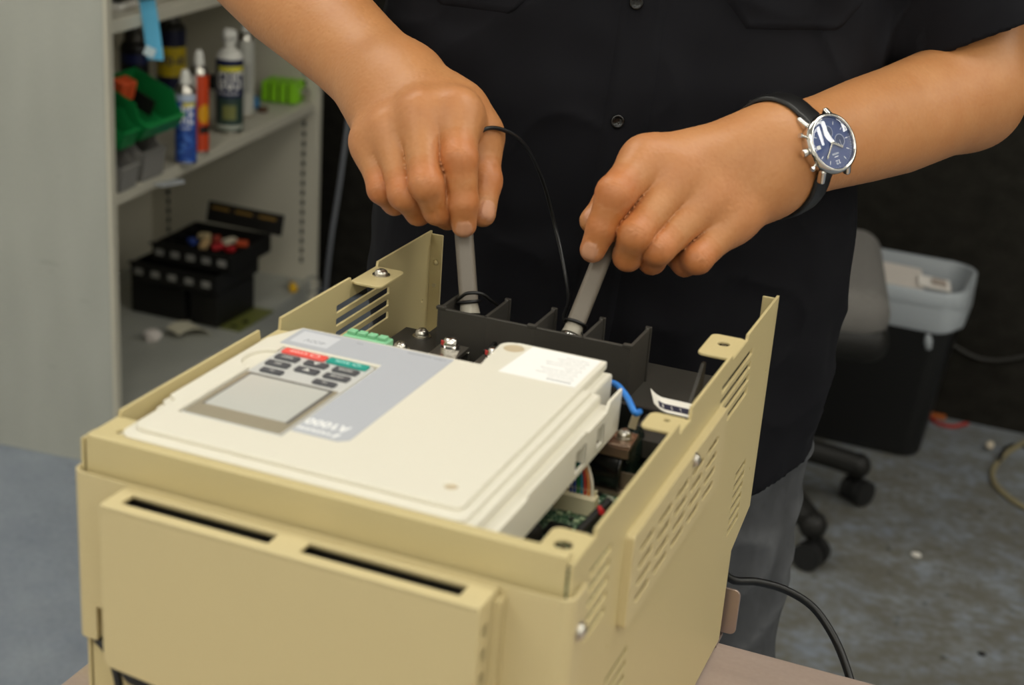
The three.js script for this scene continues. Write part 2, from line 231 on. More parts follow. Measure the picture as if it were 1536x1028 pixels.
// print: grey field round the keypad, with white lettering that reads from the far side
const fieldTex = canvasTex(1024, 1400, (g, w, h) => {
  g.fillStyle = '#b3b6bd'; g.fillRect(0, 0, w, h);
  const px = x => (x - 0.0235) / 0.1065 * w, py = a => h - (a - 0.0565) / 0.1435 * h;                  // a: distance from the front
  const inv = (x, a, fn) => { g.save(); g.translate(px(x), py(a)); g.rotate(Math.PI); fn(); g.restore(); };
  g.fillStyle = '#f4f4f2'; g.textBaseline = 'middle';
  inv(0.1225, 0.0735, () => { g.font = 'bold 104px sans-serif'; g.textAlign = 'left'; g.save(); g.scale(0.86, 1); g.fillText('A1000', 0, 0); g.restore(); });
  inv(0.119, 0.0635, () => { g.font = 'bold 50px sans-serif'; g.fillText('YASKAWA', 20, 0); g.beginPath(); g.moveTo(-28, 24); g.lineTo(-8, -24); g.lineTo(14, -24); g.lineTo(-6, 24); g.fill(); });
  g.fillStyle = 'rgba(225,228,232,0.55)'; g.fillRect(px(0.028), py(0.193), 250, 190); g.fillStyle = '#8f939c'; inv(0.05, 0.18, () => { g.font = '64px sans-serif'; g.textAlign = 'left'; g.fillText('400V', 0, 0); });
  g.fillStyle = '#7e828c'; inv(0.126, 0.1945, () => { g.font = '34px sans-serif'; g.fillText('CIMR-AU4A0058', 0, 0); }); inv(0.07, 0.192, () => { g.font = '30px sans-serif'; g.fillText('Vac', 0, 0); });
});
{
  const s = poly([[0.0955, 0.0575], [0.124, 0.0575], [0.129, 0.062], [0.1295, 0.199], [0.0245, 0.1968], [0.0245, 0.1675], [0.0955, 0.1675]]), g = slab(s, 0.0003), uv = g.attributes.uv, p = g.attributes.position;
  for (let i = 0; i < p.count; i++) uv.setXY(i, (p.getX(i) - 0.0235) / 0.1065, (p.getY(i) - 0.0565) / 0.1435);
  dp('printed_field', level(g, 1.0009), new THREE.MeshPhysicalMaterial({ map: fieldTex, roughness: 0.5 }), cover, 'grey printed field with white lettering');
}
const warnTex = canvasTex(512, 512, (g, w, h) => {
  g.fillStyle = '#f0efec'; g.fillRect(0, 0, w, h); g.strokeStyle = '#a8a8a6'; g.lineWidth = 3;
  g.save(); g.translate(w, h); g.rotate(Math.PI); g.fillStyle = '#8d8d8f'; g.font = 'bold 34px sans-serif'; g.fillText('WARNING', 40, 60); g.font = '19px sans-serif';
  const words = ['Risk of electric shock.', 'Read manual before installing.', 'Wait 5 minutes for capacitor', 'discharge after disconnecting', 'power supply.', 'To conform to requirements,', 'make sure to ground the supply', 'neutral for 400V class.', 'After opening the manual', 'change the setting.'];
  words.forEach((t, i) => g.fillText(t, 40 + (i % 2) * 14, 105 + i * 38)); g.restore();
});
{
  const s = poly([[0.16, 0.1965], [0.2095, 0.1965], [0.2095, 0.246], [0.1635, 0.246]]), g = slab(s, 0.0003), uv = g.attributes.uv, p = g.attributes.position;
  for (let i = 0; i < p.count; i++) uv.setXY(i, (p.getX(i) - 0.16) / 0.0495, (p.getY(i) - 0.1965) / 0.0495);
  dp('warning_label', level(g, 1.0009), new THREE.MeshPhysicalMaterial({ map: warnTex, roughness: 0.6 }), cover, 'white label with small grey print');
}
// keypad -----------------------------------------------------------
{
  const k = dp('keypad', [level(slab(rrShape(0.0298, 0.0503, 0.0929, 0.1642, 0.002), 0.014, 0.0008), 0.9862)], mat('#c9c9c6', 0.35), drive, 'keypad with dark keys, a red and a green key, and a screen');
  // outlined lens over the display
  dp('display_lens', level(slab(rrShape(0.0308, 0.0513, 0.0921, 0.1185, 0.001), 0.0005, 0.0001), 1.0002), mat('#9a927f', 0.18), k, 'brownish glossy display surround');
  dp('display', level(slab(rrShape(0.0355, 0.0655, 0.0875, 0.1155, 0.0008), 0.0004, 0.0001), 1.0006), mat('#c3c3bd', 0.12), k, 'blank pale grey screen');
  dp('display_rim', [box(0.0545, 0.0004, 0.0012, 0.0615, 1.0008, -0.1165), box(0.0012, 0.0004, 0.052, 0.0887, 1.0008, -0.0905), box(0.0006, 0.0004, 0.052, 0.035, 1.0008, -0.0905)], mat('#4c4d52', 0.4), k);
  const legend = (txt, bg, fg) => canvasTex(256, 96, (g, w, h) => { g.fillStyle = bg; g.fillRect(0, 0, w, h); g.translate(w, h); g.rotate(Math.PI); g.fillStyle = fg; g.strokeStyle = fg; g.lineWidth = 7; g.textAlign = 'center'; g.textBaseline = 'middle';
    if (txt === 'up' || txt === 'down') { const s = txt === 'up' ? 1 : -1; g.beginPath(); g.moveTo(w / 2 - 42, h / 2 + 26 * s); g.lineTo(w / 2, h / 2 - 28 * s); g.lineTo(w / 2 + 42, h / 2 + 26 * s); g.closePath(); g.fill(); }
    else if (txt === 'RUN' || txt === 'STOP') { g.font = 'bold 44px sans-serif'; g.fillText(txt, w * 0.64, h / 2); g.beginPath(); if (txt === 'RUN') { g.moveTo(46, h / 2); g.lineTo(72, h / 2 - 26); g.lineTo(98, h / 2); g.lineTo(72, h / 2 + 26); g.closePath(); } else g.arc(66, h / 2, 25, 0, 7); g.stroke(); }
    else { g.font = 'bold 46px sans-serif'; g.fillText(txt, w / 2, h / 2); } });
  const key = (x0, x1, a0, a1, txt, bg, fg = '#dcdcd6', label) => {
    const g = slab(rrShape(x0, a0, x1, a1, 0.0012), 0.0016, 0.0004), uv = g.attributes.uv, p = g.attributes.position;
    for (let i = 0; i < p.count; i++) uv.setXY(i, (p.getX(i) - x0) / (x1 - x0), (p.getY(i) - a0) / (a1 - a0));
    dp('key', level(g, 1.0), new THREE.MeshPhysicalMaterial({ map: legend(txt, bg, fg), roughness: 0.45 }), k, label);
  };
  key(0.0325, 0.0622, 0.1548, 0.1622, 'STOP', '#e8554b', '#ffd9d2', 'red stop key'); key(0.0635, 0.0905, 0.1548, 0.1622, 'RUN', '#14998a', '#bff0e6', 'green run key');
  const G = '#4a4b50';
  key(0.0335, 0.0488, 0.1445, 0.1515, 'RESET', G); key(0.0535, 0.0685, 0.1445, 0.1515, 'up', G); key(0.0728, 0.0892, 0.1445, 0.1515, 'ENTER', G);
  key(0.0335, 0.0488, 0.1332, 0.1402, 'ESC', G); key(0.0535, 0.0685, 0.1332, 0.1402, 'down', G); key(0.0728, 0.0892, 0.1332, 0.1402, 'LO/RE', G);
  key(0.0365, 0.051, 0.1222, 0.1282, 'F1', G); key(0.0718, 0.0865, 0.1222, 0.1282, 'F2', G);
}
// inside: circuit board, connector and wires -------------------------
{
  const pcbTex = dataTex(512, 1024, (u, v, i, j) => {
    const n = noise.noise(i * 0.16, j * 0.16, 3), m = noise.noise(i * 0.05, j * 0.05, 7), tr = (Math.floor(i / 7) % 3 === 0 && m > -0.1) || (Math.floor(j / 9) % 4 === 0 && m < 0.15);
    if (n > 0.34) return [196, 200, 180]; if (n < -0.42) return [28, 34, 30]; return tr ? [88, 120, 88] : [38, 82, 58];
  });
  const b = dp('circuit_board', box(0.125, 0.0018, 0.215, 0.2135, 0.928, -0.1525), new THREE.MeshPhysicalMaterial({ map: pcbTex, roughness: 0.4 }), drive, 'green populated circuit board');
  const comps = [[], [], []];
  for (let i = 0; i < 260; i++) { const w = 0.0012 + rnd() * 0.003, d = 0.0012 + rnd() * 0.0025, h = 0.0006 + rnd() * 0.0014; comps[i % 3].push(box(w, h, d, 0.178 + rnd() * 0.096, 0.929 + h / 2, -(0.05 + rnd() * 0.2))); }
  ['#b9bba9', '#232522', '#a7b894'].forEach((c, i) => { const o = dp('surface_component', comps[i], mat(c, 0.45), b); o.userData.kind = 'stuff'; });
  dp('chip', [rbox(0.014, 0.0025, 0.014, 0.0004, 0.222, 0.9302, -0.15)], M.black, b);
  const pc = onY(864, 752, 0.935), cn = dp('connector', [rbox(0.0255, 0.011, 0.009, 0.0005, pc.x, 0.9345, pc.z), ...[-5, -4, -3, -2, -1, 0, 1, 2, 3, 4, 5].map(i => box(0.0011, 0.0035, 0.003, pc.x + i * 0.0022, 0.9415, pc.z - 0.003))], mat('#e3d7b4', 0.5), b, 'cream multi-pin connector');
  const W = ['#2a4a9c', '#2a4a9c', '#1f7a4c', '#2c7f9a', '#c23a2a', '#d98c4a', '#e5dcc8'];
  W.forEach((c, i) => dp('wire', tube([V(pc.x - 0.004 + i * 0.0023, 0.938, pc.z - 0.001), V(pc.x - 0.006 + i * 0.0021, 0.95, pc.z - 0.005), V(pc.x - 0.012 + i * 0.0013, 0.96, pc.z - 0.016), V(pc.x - 0.024 + i * 0.001, 0.962, pc.z - 0.03)], 0.00095, 24, 6), mat(c, 0.5), cn));
  const q1 = onY(790, 803, 0.945); dp('choke', [lathe([[0, 0.014], [0.008, 0.013], [0.0115, 0.008], [0.012, -0.012], [0, -0.012]], 24).scale(1.25, 1, 1).translate(q1.x - 0.004, 0.943, q1.z + 0.004)], M.black, drive, 'round black component');
  const q2 = onY(880, 792, 0.945); dp('shield', [rotated(rbox(0.005, 0.03, 0.038, 0.002), 0.15, -0.12, -0.2, q2.x + 0.002, 0.942, q2.z), rotated(cyl(0.0075, 0.022, 0, 0, 0, 18), 0.2, 0, 0, q2.x + 0.004, 0.938, q2.z + 0.018)], M.black, drive, 'black upright shield');
  dp('jumper', rotated(cyl(0.0016, 0.008, 0, 0, 0, 10), 1.4, 0.5, 0, q2.x + 0.0065, 0.957, q2.z - 0.002), mat('#c8232c', 0.4), drive, 'red jumper');
  const q3 = onY(918, 738, 0.93); dp('bracket', [box(0.04, 0.003, 0.006, q3.x + 0.004, 0.93, q3.z), box(0.04, 0.012, 0.0015, q3.x + 0.004, 0.936, q3.z - 0.006)], mat('#9d8b76', 0.4, 0.7), drive);
  // smoothing capacitors and the plated bus plate above them
  const q4 = onY(925, 690, 0.948); dp('capacitor', [rotated(cyl(0.0155, 0.026, 0, 0, 0, 28), 0, 0, Math.PI / 2, q4.x - 0.008, 0.942, q4.z - 0.002), rotated(new THREE.TorusGeometry(0.0145, 0.0015, 8, 28), 0, Math.PI / 2, 0, q4.x + 0.005, 0.942, q4.z - 0.002)], M.blackGloss, drive, 'glossy black capacitor');
  const q4b = onY(957, 682, 0.948); dp('capacitor', [rotated(lathe([[0, 0.006], [0.011, 0.005], [0.0165, 0.001], [0.0165, -0.008], [0, -0.008]], 28), 0, 0, -Math.PI / 2, q4b.x - 0.004, 0.946, q4b.z - 0.006)], mat('#15201d', 0.12), drive, 'dark green glossy disc capacitor');
  const q5 = onY(936, 655, 0.964), bus = dp('bus_plate', [rotated(rbox(0.03, 0.003, 0.022, 0.0008, 0, 0, 0), 0, 0.06, 0, q5.x - 0.008, 0.961, q5.z), box(0.03, 0.006, 0.002, q5.x - 0.008, 0.9575, q5.z + 0.0105)], mat('#a38a78', 0.3, 0.85), drive, 'nickel-plated bus plate');
  dp('screw', screwGeo(0.0046, 0.0052).translate(q5.x - 0.0005, 0.9625, q5.z - 0.002), M.zinc, bus);
  dp('ring_terminal', [rotated(rbox(0.005, 0.012, 0.0012, 0.0004), -0.3, 0.3, -0.25, q5.x + 0.004, 0.974, q5.z - 0.006)], M.zinc, bus);
  const w0 = onY(914, 574, 0.982), w1 = onY(938, 592, 0.985), w2 = onY(953, 620, 0.982);
  dp('wire', tube([w0.clone().add(V(-0.02, -0.008, 0)), w0, w1, w2, V(q5.x + 0.006, 0.979, q5.z - 0.008)], 0.0021, 32, 8), mat('#2f7fd6', 0.4), drive, 'blue wire to the bus plate');
  const q6 = onY(990, 690, 0.955); dp('screw', screwGeo(0.0045, 0.005).translate(q6.x, 0.95, q6.z), M.zinc);
  dp('inner_frame', [box(0.25, 0.004, 0.28, 0.14, 0.905, -0.145), box(0.003, 0.06, 0.045, 0.178, 0.942, -0.225), box(0.004, 0.055, 0.27, 0.03, 0.935, -0.14), box(0.07, 0.05, 0.003, 0.235, 0.935, -0.283)], M.black, drive);
}
// terminal block --------------------------------------------------------
{
  const tb = dp('terminal_block', [box(0.235, 0.06, 0.11, 0.1535, 0.915, -0.345), rbox(0.04, 0.008, 0.06, 0.001, 0.045, 0.949, -0.322), box(0.04, 0.012, 0.055, 0.253, 0.951, -0.268)], M.terminal, drive, 'black plastic terminal block with tall partitions');
  dp('barrier', [rbox(0.1445, 0.044, 0.0028, 0.0008, 0.1352, 0.963, -0.3225), ...[0.0655, 0.1345, 0.2045].map(x => rbox(0.007, 0.0025, 0.004, 0.0005, x, 0.985, -0.3225))], M.terminal, tb);
  for (const x of [0.0648, 0.0995, 0.1355, 0.172, 0.2062]) dp('partition', [upright(slab(poly([[0.321, 0.93], [0.364, 0.93], [0.364, 0.986], [0.361, 0.986], [0.3605, 0.985], [0.321, 0.985]]), 0.0024, 0.0003), x - 0.0012), rbox(0.0046, 0.056, 0.0026, 0.0006, x, 0.958, -0.3642)], M.terminal, tb);
  dp('partition', [upright(slab(poly([[0.275, 0.945], [0.315, 0.945], [0.315, 0.988], [0.311, 0.988], [0.278, 0.962]]), 0.0024, 0.0003), 0.2585)], M.terminal, tb);
  dp('partition', [rbox(0.0024, 0.025, 0.02, 0.0005, 0.1085, 0.956, -0.312)], M.black, tb);
  for (const [px, py] of [[676, 517], [742, 532]]) {
    const q = onY(px, py, 0.969), bb = dp('busbar', [rotated(rbox(0.0205, 0.0035, 0.05, 0.0006), 0, 0.03, 0, q.x, 0.9635, q.z + 0.014), rbox(0.0205, 0.014, 0.003, 0.0006, q.x, 0.955, q.z - 0.01)], M.zinc, tb, 'tinned flat busbar');
    dp('screw', [lathe([[0, 0.0095], [0.003, 0.0095], [0.0045, 0.0085], [0.0056, 0.0055], [0.0058, 0.0032], [0, 0.0032]], 6 * 4).translate(q.x, 0.9648, q.z), cyl(0.0068, 0.0016, q.x, 0.967, q.z, 24), cyl(0.0072, 0.0018, q.x, 0.9655, q.z, 24)], M.chrome, bb);
    dp('paint_mark', rotated(rbox(0.003, 0.0034, 0.0012, 0.0005), 0, -0.6, 0, q.x - 0.0048, 0.9705, q.z + 0.0032), mat('#b3322e', 0.5), bb, 'red witness mark on the screw');
  }
  for (const [px, py] of [[633, 497], [601, 517]]) { const q = onY(px, py, 0.957); dp('screw', screwGeo(0.005, 0.006).translate(q.x, 0.953, q.z), M.zinc, tb); }
  { const q = onY(549, 503, 0.98); dp('plug', [rbox(0.033, 0.018, 0.012, 0.001, q.x, 0.969, q.z - 0.003), ...[-1.5, -0.5, 0.5, 1.5].map(i => rbox(0.006, 0.003, 0.006, 0.0006, q.x + i * 0.0076, 0.979, q.z - 0.003))], mat('#86c79a', 0.45), tb, 'pale green plug-in terminal'); dp('plug', rbox(0.014, 0.012, 0.01, 0.001, q.x + 0.0245, 0.966, q.z - 0.006), mat('#d8cdb4', 0.5), tb, 'cream plug-in terminal'); }
  // curled marker strip
  const mk = canvasTex(512, 96, (g, w, h) => { g.fillStyle = '#ece8de'; g.fillRect(0, 0, w, h); g.fillStyle = '#20223a'; g.fillRect(70, 40, 430, 40); g.fillStyle = '#ece8de'; g.font = 'bold 30px sans-serif'; g.textBaseline = 'middle'; ['R', 'S', 'T', 'U'].forEach((c, i) => g.fillText(c, 110 + i * 95, 61)); });
  const a = onY(975, 590, 0.972), b = onY(1046, 606, 0.972), n = 14, g = new THREE.PlaneGeometry(1, 1, n, 1), p = g.attributes.position, dir = b.clone().sub(a), wv = onY(980, 612, 0.972).sub(a);
  for (let i = 0; i < p.count; i++) { const u = p.getX(i) + 0.5, v = 0.5 - p.getY(i), lift = Math.max(0, 0.3 - u) ** 2 * 0.05; p.setXYZ(i, a.x + dir.x * u + wv.x * v, 0.971 + lift, a.z + dir.z * u + wv.z * v); }
  g.computeVertexNormals(); const th = g.clone().translate(0, -0.0006, 0);
  dp('marker_strip', merge([g, th]), new THREE.MeshPhysicalMaterial({ map: mk, roughness: 0.6, side: THREE.DoubleSide }), tb, 'white marker strip with dark blue print');
}
// heatsink body under the electronics and its mounting feet -----------------
dp('heatsink', [box(0.262, 0.14, 0.375, 0.14, 0.81, -0.2), ...Array.from({ length: 14 }, (_, i) => box(0.003, 0.05, 0.37, 0.02 + i * 0.0185, 0.761, -0.2))], mat('#4b4a48', 0.5, 0.6), drive);
dp('mounting_foot', [slab((() => { const s = rrShape(0.262, TT + 0.004, 0.2895, 0.7765, 0.005); return s; })(), 0.0022, 0.0004).translate(0, 0, -0.405), rbox(0.02, 0.0025, 0.02, 0.0006, 0.27, TT + 0.0015, -0.395)], M.zincPink, drive, 'pinkish zinc-plated mounting foot');

// ---------------------------------------------------------------- the technician
// distance-field modelling: tapered bones joined smoothly, meshed with surface nets
const smin = (a, b, k) => { const h = Math.max(k - Math.abs(a - b), 0) / k; return Math.min(a, b) - h * h * k * 0.25; };
function bone(a, b, ra, rb) { // tapered capsule
  const bx = b.x - a.x, by = b.y - a.y, bz = b.z - a.z, l2 = bx * bx + by * by + bz * bz, rr = ra - rb, a2 = l2 - rr * rr, il2 = 1 / l2;
  return (x, y, z) => {
    const px = x - a.x, py = y - a.y, pz = z - a.z, yy = px * bx + py * by + pz * bz, zz = yy - l2;
    const qx = px * l2 - bx * yy, qy = py * l2 - by * yy, qz = pz * l2 - bz * yy, x2 = qx * qx + qy * qy + qz * qz, y2 = yy * yy * l2, z2 = zz * zz * l2, k = Math.sign(rr) * rr * rr * x2;
    if (Math.sign(zz) * a2 * z2 > k) return Math.sqrt(x2 + z2) * il2 - rb;
    if (Math.sign(yy) * a2 * y2 < k) return Math.sqrt(x2 + y2) * il2 - ra;
    return (Math.sqrt(x2 * a2 * il2) + yy * rr) * il2 - ra;
  };
}
function meshField(f, lo, hi, h, B = 8, slack = 1.5) {
  const nx = Math.ceil((hi.x - lo.x) / h) + 1, ny = Math.ceil((hi.y - lo.y) / h) + 1, nz = Math.ceil((hi.z - lo.z) / h) + 1, F = new Float32Array(nx * ny * nz);
  const id = (i, j, k) => (k * ny + j) * nx + i, act = [];
  for (let K = 0; K < nz; K += B) for (let J = 0; J < ny; J += B) for (let I = 0; I < nx; I += B) {
    const c = f(lo.x + (I + B / 2) * h, lo.y + (J + B / 2) * h, lo.z + (K + B / 2) * h), far = Math.abs(c) > B * h * 0.87 * slack; if (!far) act.push([I, J, K]);
    for (let k = K; k < Math.min(K + B, nz); k++) for (let j = J; j < Math.min(J + B, ny); j++) for (let i = I; i < Math.min(I + B, nx); i++) F[id(i, j, k)] = far ? c : f(lo.x + i * h, lo.y + j * h, lo.z + k * h);
  }
  const vid = new Int32Array(nx * ny * nz).fill(-1), P = [], idx = [];
  const v = new Float64Array(8);
  const each = (lo_, fn) => { for (const [I, J, K] of act) for (let k = Math.max(lo_, K); k < Math.min(K + B, nz - 1); k++) for (let j = Math.max(lo_, J); j < Math.min(J + B, ny - 1); j++) for (let i = Math.max(lo_, I); i < Math.min(I + B, nx - 1); i++) fn(i, j, k); };
  each(0, (i, j, k) => {
    const o = id(i, j, k); let neg = 0; const w = [F[o], F[o + 1], F[o + nx], F[o + nx + 1], F[o + nx * ny], F[o + nx * ny + 1], F[o + nx * ny + nx], F[o + nx * ny + nx + 1]];
    for (let c = 0; c < 8; c++) { v[c] = w[c]; if (w[c] < 0) neg++; }
    if (neg === 0 || neg === 8) return;
    let sx = 0, sy = 0, sz = 0, n = 0;
    for (let c = 0; c < 8; c++) for (const b of [1, 2, 4]) if (!(c & b)) { const e = c | b; if ((v[c] < 0) !== (v[e] < 0)) { const t = v[c] / (v[c] - v[e]); sx += (c & 1) + (b === 1 ? t : 0); sy += ((c >> 1) & 1) + (b === 2 ? t : 0); sz += ((c >> 2) & 1) + (b === 4 ? t : 0); n++; } }
    vid[o] = P.length / 3; P.push(lo.x + (i + sx / n) * h, lo.y + (j + sy / n) * h, lo.z + (k + sz / n) * h);
  });
  const quad = (a, b, c, d, flip) => { if (a < 0 || b < 0 || c < 0 || d < 0) return; flip ? idx.push(a, c, b, a, d, c) : idx.push(a, b, c, a, c, d); };
  each(1, (i, j, k) => {
    const o = id(i, j, k), s = F[o] < 0;
    if (s !== (F[o + 1] < 0)) quad(vid[o - nx - nx * ny], vid[o - nx * ny], vid[o], vid[o - nx], !s);
    if (s !== (F[o + nx] < 0)) quad(vid[o - 1 - nx * ny], vid[o - 1], vid[o], vid[o - nx * ny], !s);
    if (s !== (F[o + nx * ny] < 0)) quad(vid[o - 1 - nx], vid[o - nx], vid[o], vid[o - 1], !s);
  });
  const N = new Float32Array(P.length), e = h * 0.6;
  for (let q = 0; q < P.length; q += 3) {
    let x = P[q], y = P[q + 1], z = P[q + 2], gx = f(x + e, y, z) - f(x - e, y, z), gy = f(x, y + e, z) - f(x, y - e, z), gz = f(x, y, z + e) - f(x, y, z - e), l = Math.hypot(gx, gy, gz) || 1;
    gx /= l; gy /= l; gz /= l; const d = Math.max(-h * 0.5, Math.min(h * 0.5, f(x, y, z))); P[q] = x - gx * d; P[q + 1] = y - gy * d; P[q + 2] = z - gz * d; N[q] = gx; N[q + 1] = gy; N[q + 2] = gz;
  }
  const g = new THREE.BufferGeometry(); g.setAttribute('position', new THREE.Float32BufferAttribute(P, 3)); g.setAttribute('normal', new THREE.BufferAttribute(N, 3)); g.setIndex(idx); return g;
}
function paint(g, fn) { const p = g.attributes.position, n = g.attributes.normal, c = new Float32Array(p.count * 3); for (let i = 0; i < p.count; i++) { const k = fn(p.getX(i), p.getY(i), p.getZ(i), n.getX(i), n.getY(i), n.getZ(i)); c[i * 3] = k[0]; c[i * 3 + 1] = k[1]; c[i * 3 + 2] = k[2]; } g.setAttribute('color', new THREE.BufferAttribute(c, 3)); return g; }

// the man's own frame: a to his left, b forwards, y up
const MO = V(0.072, 0, -0.69), MA = V(0.927, 0, -0.375).normalize(), MF = V(0.375, 0, 0.927).normalize();
const man = (a, y, b) => V(MO.x + a * MA.x + b * MF.x, y, MO.z + a * MA.z + b * MF.z);
const toMan = (x, y, z) => { const dx = x - MO.x, dz = z - MO.z; return [dx * MA.x + dz * MA.z, y, dx * MF.x + dz * MF.z]; };
const person = thing('person', 'man in a black short-sleeved work shirt and jeans holding two probes', 'person', [MO.x, 0, MO.z]);
const pp = (name, g, m, parent = person, label) => { const o = part(name, g, m, parent, label); o.geometry.translate(-MO.x, 0, -MO.z); return o; };

// ---- arms and hands.  fingers: knuckle, middle joint, end joint, tip as [sight x, sight y, distance, radius]
function makeArm(A) {
  const J = q => q.length === 2 ? { p: q[0], r: q[1] } : { p: at(q[0], q[1], q[2]), r: q[3] };
  const chain = c => { const j = c.map(J), f = [], bs = new THREE.Sphere().setFromPoints(j.map(q => q.p)), R = bs.radius + 0.02, sc = bs.center; for (let i = 0; i < j.length - 1; i++) f.push(bone(j[i].p, j[i + 1].p, j[i].r, j[i + 1].r)); return { j, f, far: (x, y, z) => Math.sqrt((x - sc.x) ** 2 + (y - sc.y) ** 2 + (z - sc.z) ** 2) - R }; };
  const fingers = A.fingers.map(chain), thumb = chain(A.thumb), limb = [];
  for (const c of A.limb) limb.push(chain(c).f);
  const wr = A.wrist.map(J), palm = [];
  fingers.forEach((F, i) => { const w = wr[0].p.clone().lerp(wr[1].p, 0.12 + i * 0.25); palm.push(bone(w, F.j[0].p, 0.021 - i * 0.001, F.j[0].r * 1.0)); });
  for (const q of A.pads) palm.push(bone(J(q[0]).p, J(q[1]).p, q[0][3], q[1][3]));
  // knuckle bumps, wrinkles and nails
  const feats = [];
  [...fingers, thumb].forEach((F, i) => {
    const isT = i === fingers.length; F.wr = [];
    const joints = isT ? [2] : [1, 2];
    for (const k of joints) {
      const c = F.j[k].p, ax = F.j[k + 1].p.clone().sub(F.j[k - 1].p).normalize(), prev = F.j[k].p.clone().sub(F.j[k - 1].p).normalize(), next = F.j[k + 1].p.clone().sub(F.j[k].p).normalize();
      let dors = prev.clone().sub(next); const view = EYE.clone().sub(c).normalize(); if (dors.length() < 0.25) dors.copy(view); dors.addScaledVector(ax, -dors.dot(ax)).normalize();
      F.wr.push({ c, ax, d: dors, r: F.j[k].r, amp: k === 1 || isT ? 1 : 0.7 });
    }
  });
  const nails = A.nails.map(([fi, off]) => { const F = fi === 4 ? thumb : fingers[fi], t = F.j[3], p = F.j[2].p, ax = t.p.clone().sub(p).normalize(), view = EYE.clone().sub(t.p).normalize().addScaledVector(CRT, off); view.addScaledVector(ax, -view.dot(ax)).normalize(); const c = t.p.clone().addScaledVector(view, t.r * 0.9).addScaledVector(ax, t.r * 0.05); return { c, ax, n: view, s: ax.clone().cross(view), L: t.r * 0.72, W: t.r * 0.62 }; });
  const wrinkle = (W, x, y, z) => {
    const dx = x - W.c.x, dy = y - W.c.y, dz = z - W.c.z, u = dx * W.ax.x + dy * W.ax.y + dz * W.ax.z, n = dx * W.d.x + dy * W.d.y + dz * W.d.z, l2 = dx * dx + dy * dy + dz * dz, R = W.r * 1.15;
    if (n < W.r * 0.35 || l2 > R * R * 2.2) return 0;
    const s2 = Math.max(0, l2 - u * u - n * n), fall = Math.exp(-(u * u) / (W.r * W.r * 0.16)) * Math.exp(-s2 / (W.r * W.r * 0.4)) * Math.min(1, (n / W.r - 0.35) * 2.5);
    const bend = u + 0.18 * s2 / W.r; return fall * (W.amp * (0.0009 - 0.0007 * Math.abs(Math.sin(bend * Math.PI / 0.0026 + noise.noise(x * 300, y * 300, z * 300) * 1.4)) ** 0.5));
  };
  const nailD = (q, x, y, z) => { const dx = x - q.c.x, dy = y - q.c.y, dz = z - q.c.z, n = dx * q.n.x + dy * q.n.y + dz * q.n.z; if (n < -0.006 || n > 0.006) return 9; const u = (dx * q.ax.x + dy * q.ax.y + dz * q.ax.z) / q.L, s = (dx * q.s.x + dy * q.s.y + dz * q.s.z) / q.W; return Math.pow(Math.abs(u) ** 3 + Math.abs(s) ** 3, 1 / 3); };
  const tendon = fingers.map((F, i) => [wr[0].p.clone().lerp(wr[1].p, 0.12 + i * 0.25), F.j[0].p]);
  const mc = fingers.map(F => F.j[0].p);
  const hb = new THREE.Box3().setFromPoints([...fingers, thumb].flatMap(F => F.j.map(j => j.p)).concat(wr.map(q => q.p))).expandByScalar(0.065);
  const field = (x, y, z) => {
    let lim = 1; for (const c of limb) { let v = 1; for (const b of c) v = Math.min(v, b(x, y, z)); lim = smin(lim, v, 0.026); }
    if (x < hb.min.x || x > hb.max.x || y < hb.min.y || y > hb.max.y || z < hb.min.z || z > hb.max.z) return lim - 0.0002 * noise.noise(x * 420, y * 420, z * 420);
    let pal = lim; let pd = 1; for (const b of palm) pd = smin(pd, b(x, y, z), A.palmK ?? 0.018);
    pal = smin(lim, pd, 0.035);
    if (pal > 0.12) return pal;
    let d = pal, fd = [];
    for (const F of fingers) { const lb = F.far(x, y, z); if (lb > 0.016 && lb > pal + 0.016) { fd.push(lb); continue; } let v = 1; for (const b of F.f) v = smin(v, b(x, y, z), 0.0035); if (v < 0.006) for (const W of F.wr) v -= wrinkle(W, x, y, z); fd.push(v); }
    let fu = fd[0]; for (let i = 1; i < fd.length; i++) { const m = mc[i], w = mc[i - 1], q = ((x - m.x - (w.x - m.x) / 2) ** 2 + (y - m.y - (w.y - m.y) / 2) ** 2 + (z - m.z - (w.z - m.z) / 2) ** 2) / 0.0005; fu = smin(fu, fd[i], 0.0012 + (q < 5 ? 0.012 * Math.exp(-q) : 0)); }
    d = smin(pal, fu, 0.015);
    let tv = 1; for (const b of thumb.f) tv = smin(tv, b(x, y, z), 0.006); if (tv < 0.006) for (const W of thumb.wr) tv -= wrinkle(W, x, y, z);
    d = Math.min(d, smin(pal, tv, 0.018));
    // creases where neighbouring fingers press together
    for (let i = 0; i < 3; i++) { const s = Math.abs(fd[i] - fd[i + 1]), m = Math.max(fd[i], fd[i + 1]); if (s < 0.002 && m < 0.004) d += (1 - s / 0.002) * 0.0011 * Math.max(0, 1 - Math.abs(m) / 0.004); }
    if (Math.abs(d) < 0.004) { for (const q of nails) { const e = nailD(q, x, y, z); if (e < 1.35) d += e < 0.92 ? -0.00035 : e < 1.0 ? 0.0001 : 0.00035 * Math.max(0, 1 - Math.abs(e - 1.08) / 0.2); } d -= 0.0002 * noise.noise(x * 420, y * 420, z * 420); }
    return d;
  };
  const pts = [...fingers, thumb].flatMap(F => F.j.map(j => j.p)).concat(A.limb.flat().map(q => J(q).p));
  const bb = new THREE.Box3().setFromPoints(pts).expandByScalar(0.065);
  const g = meshField(field, bb.min, bb.max, A.cell ?? 0.0018, 8, 1.6);
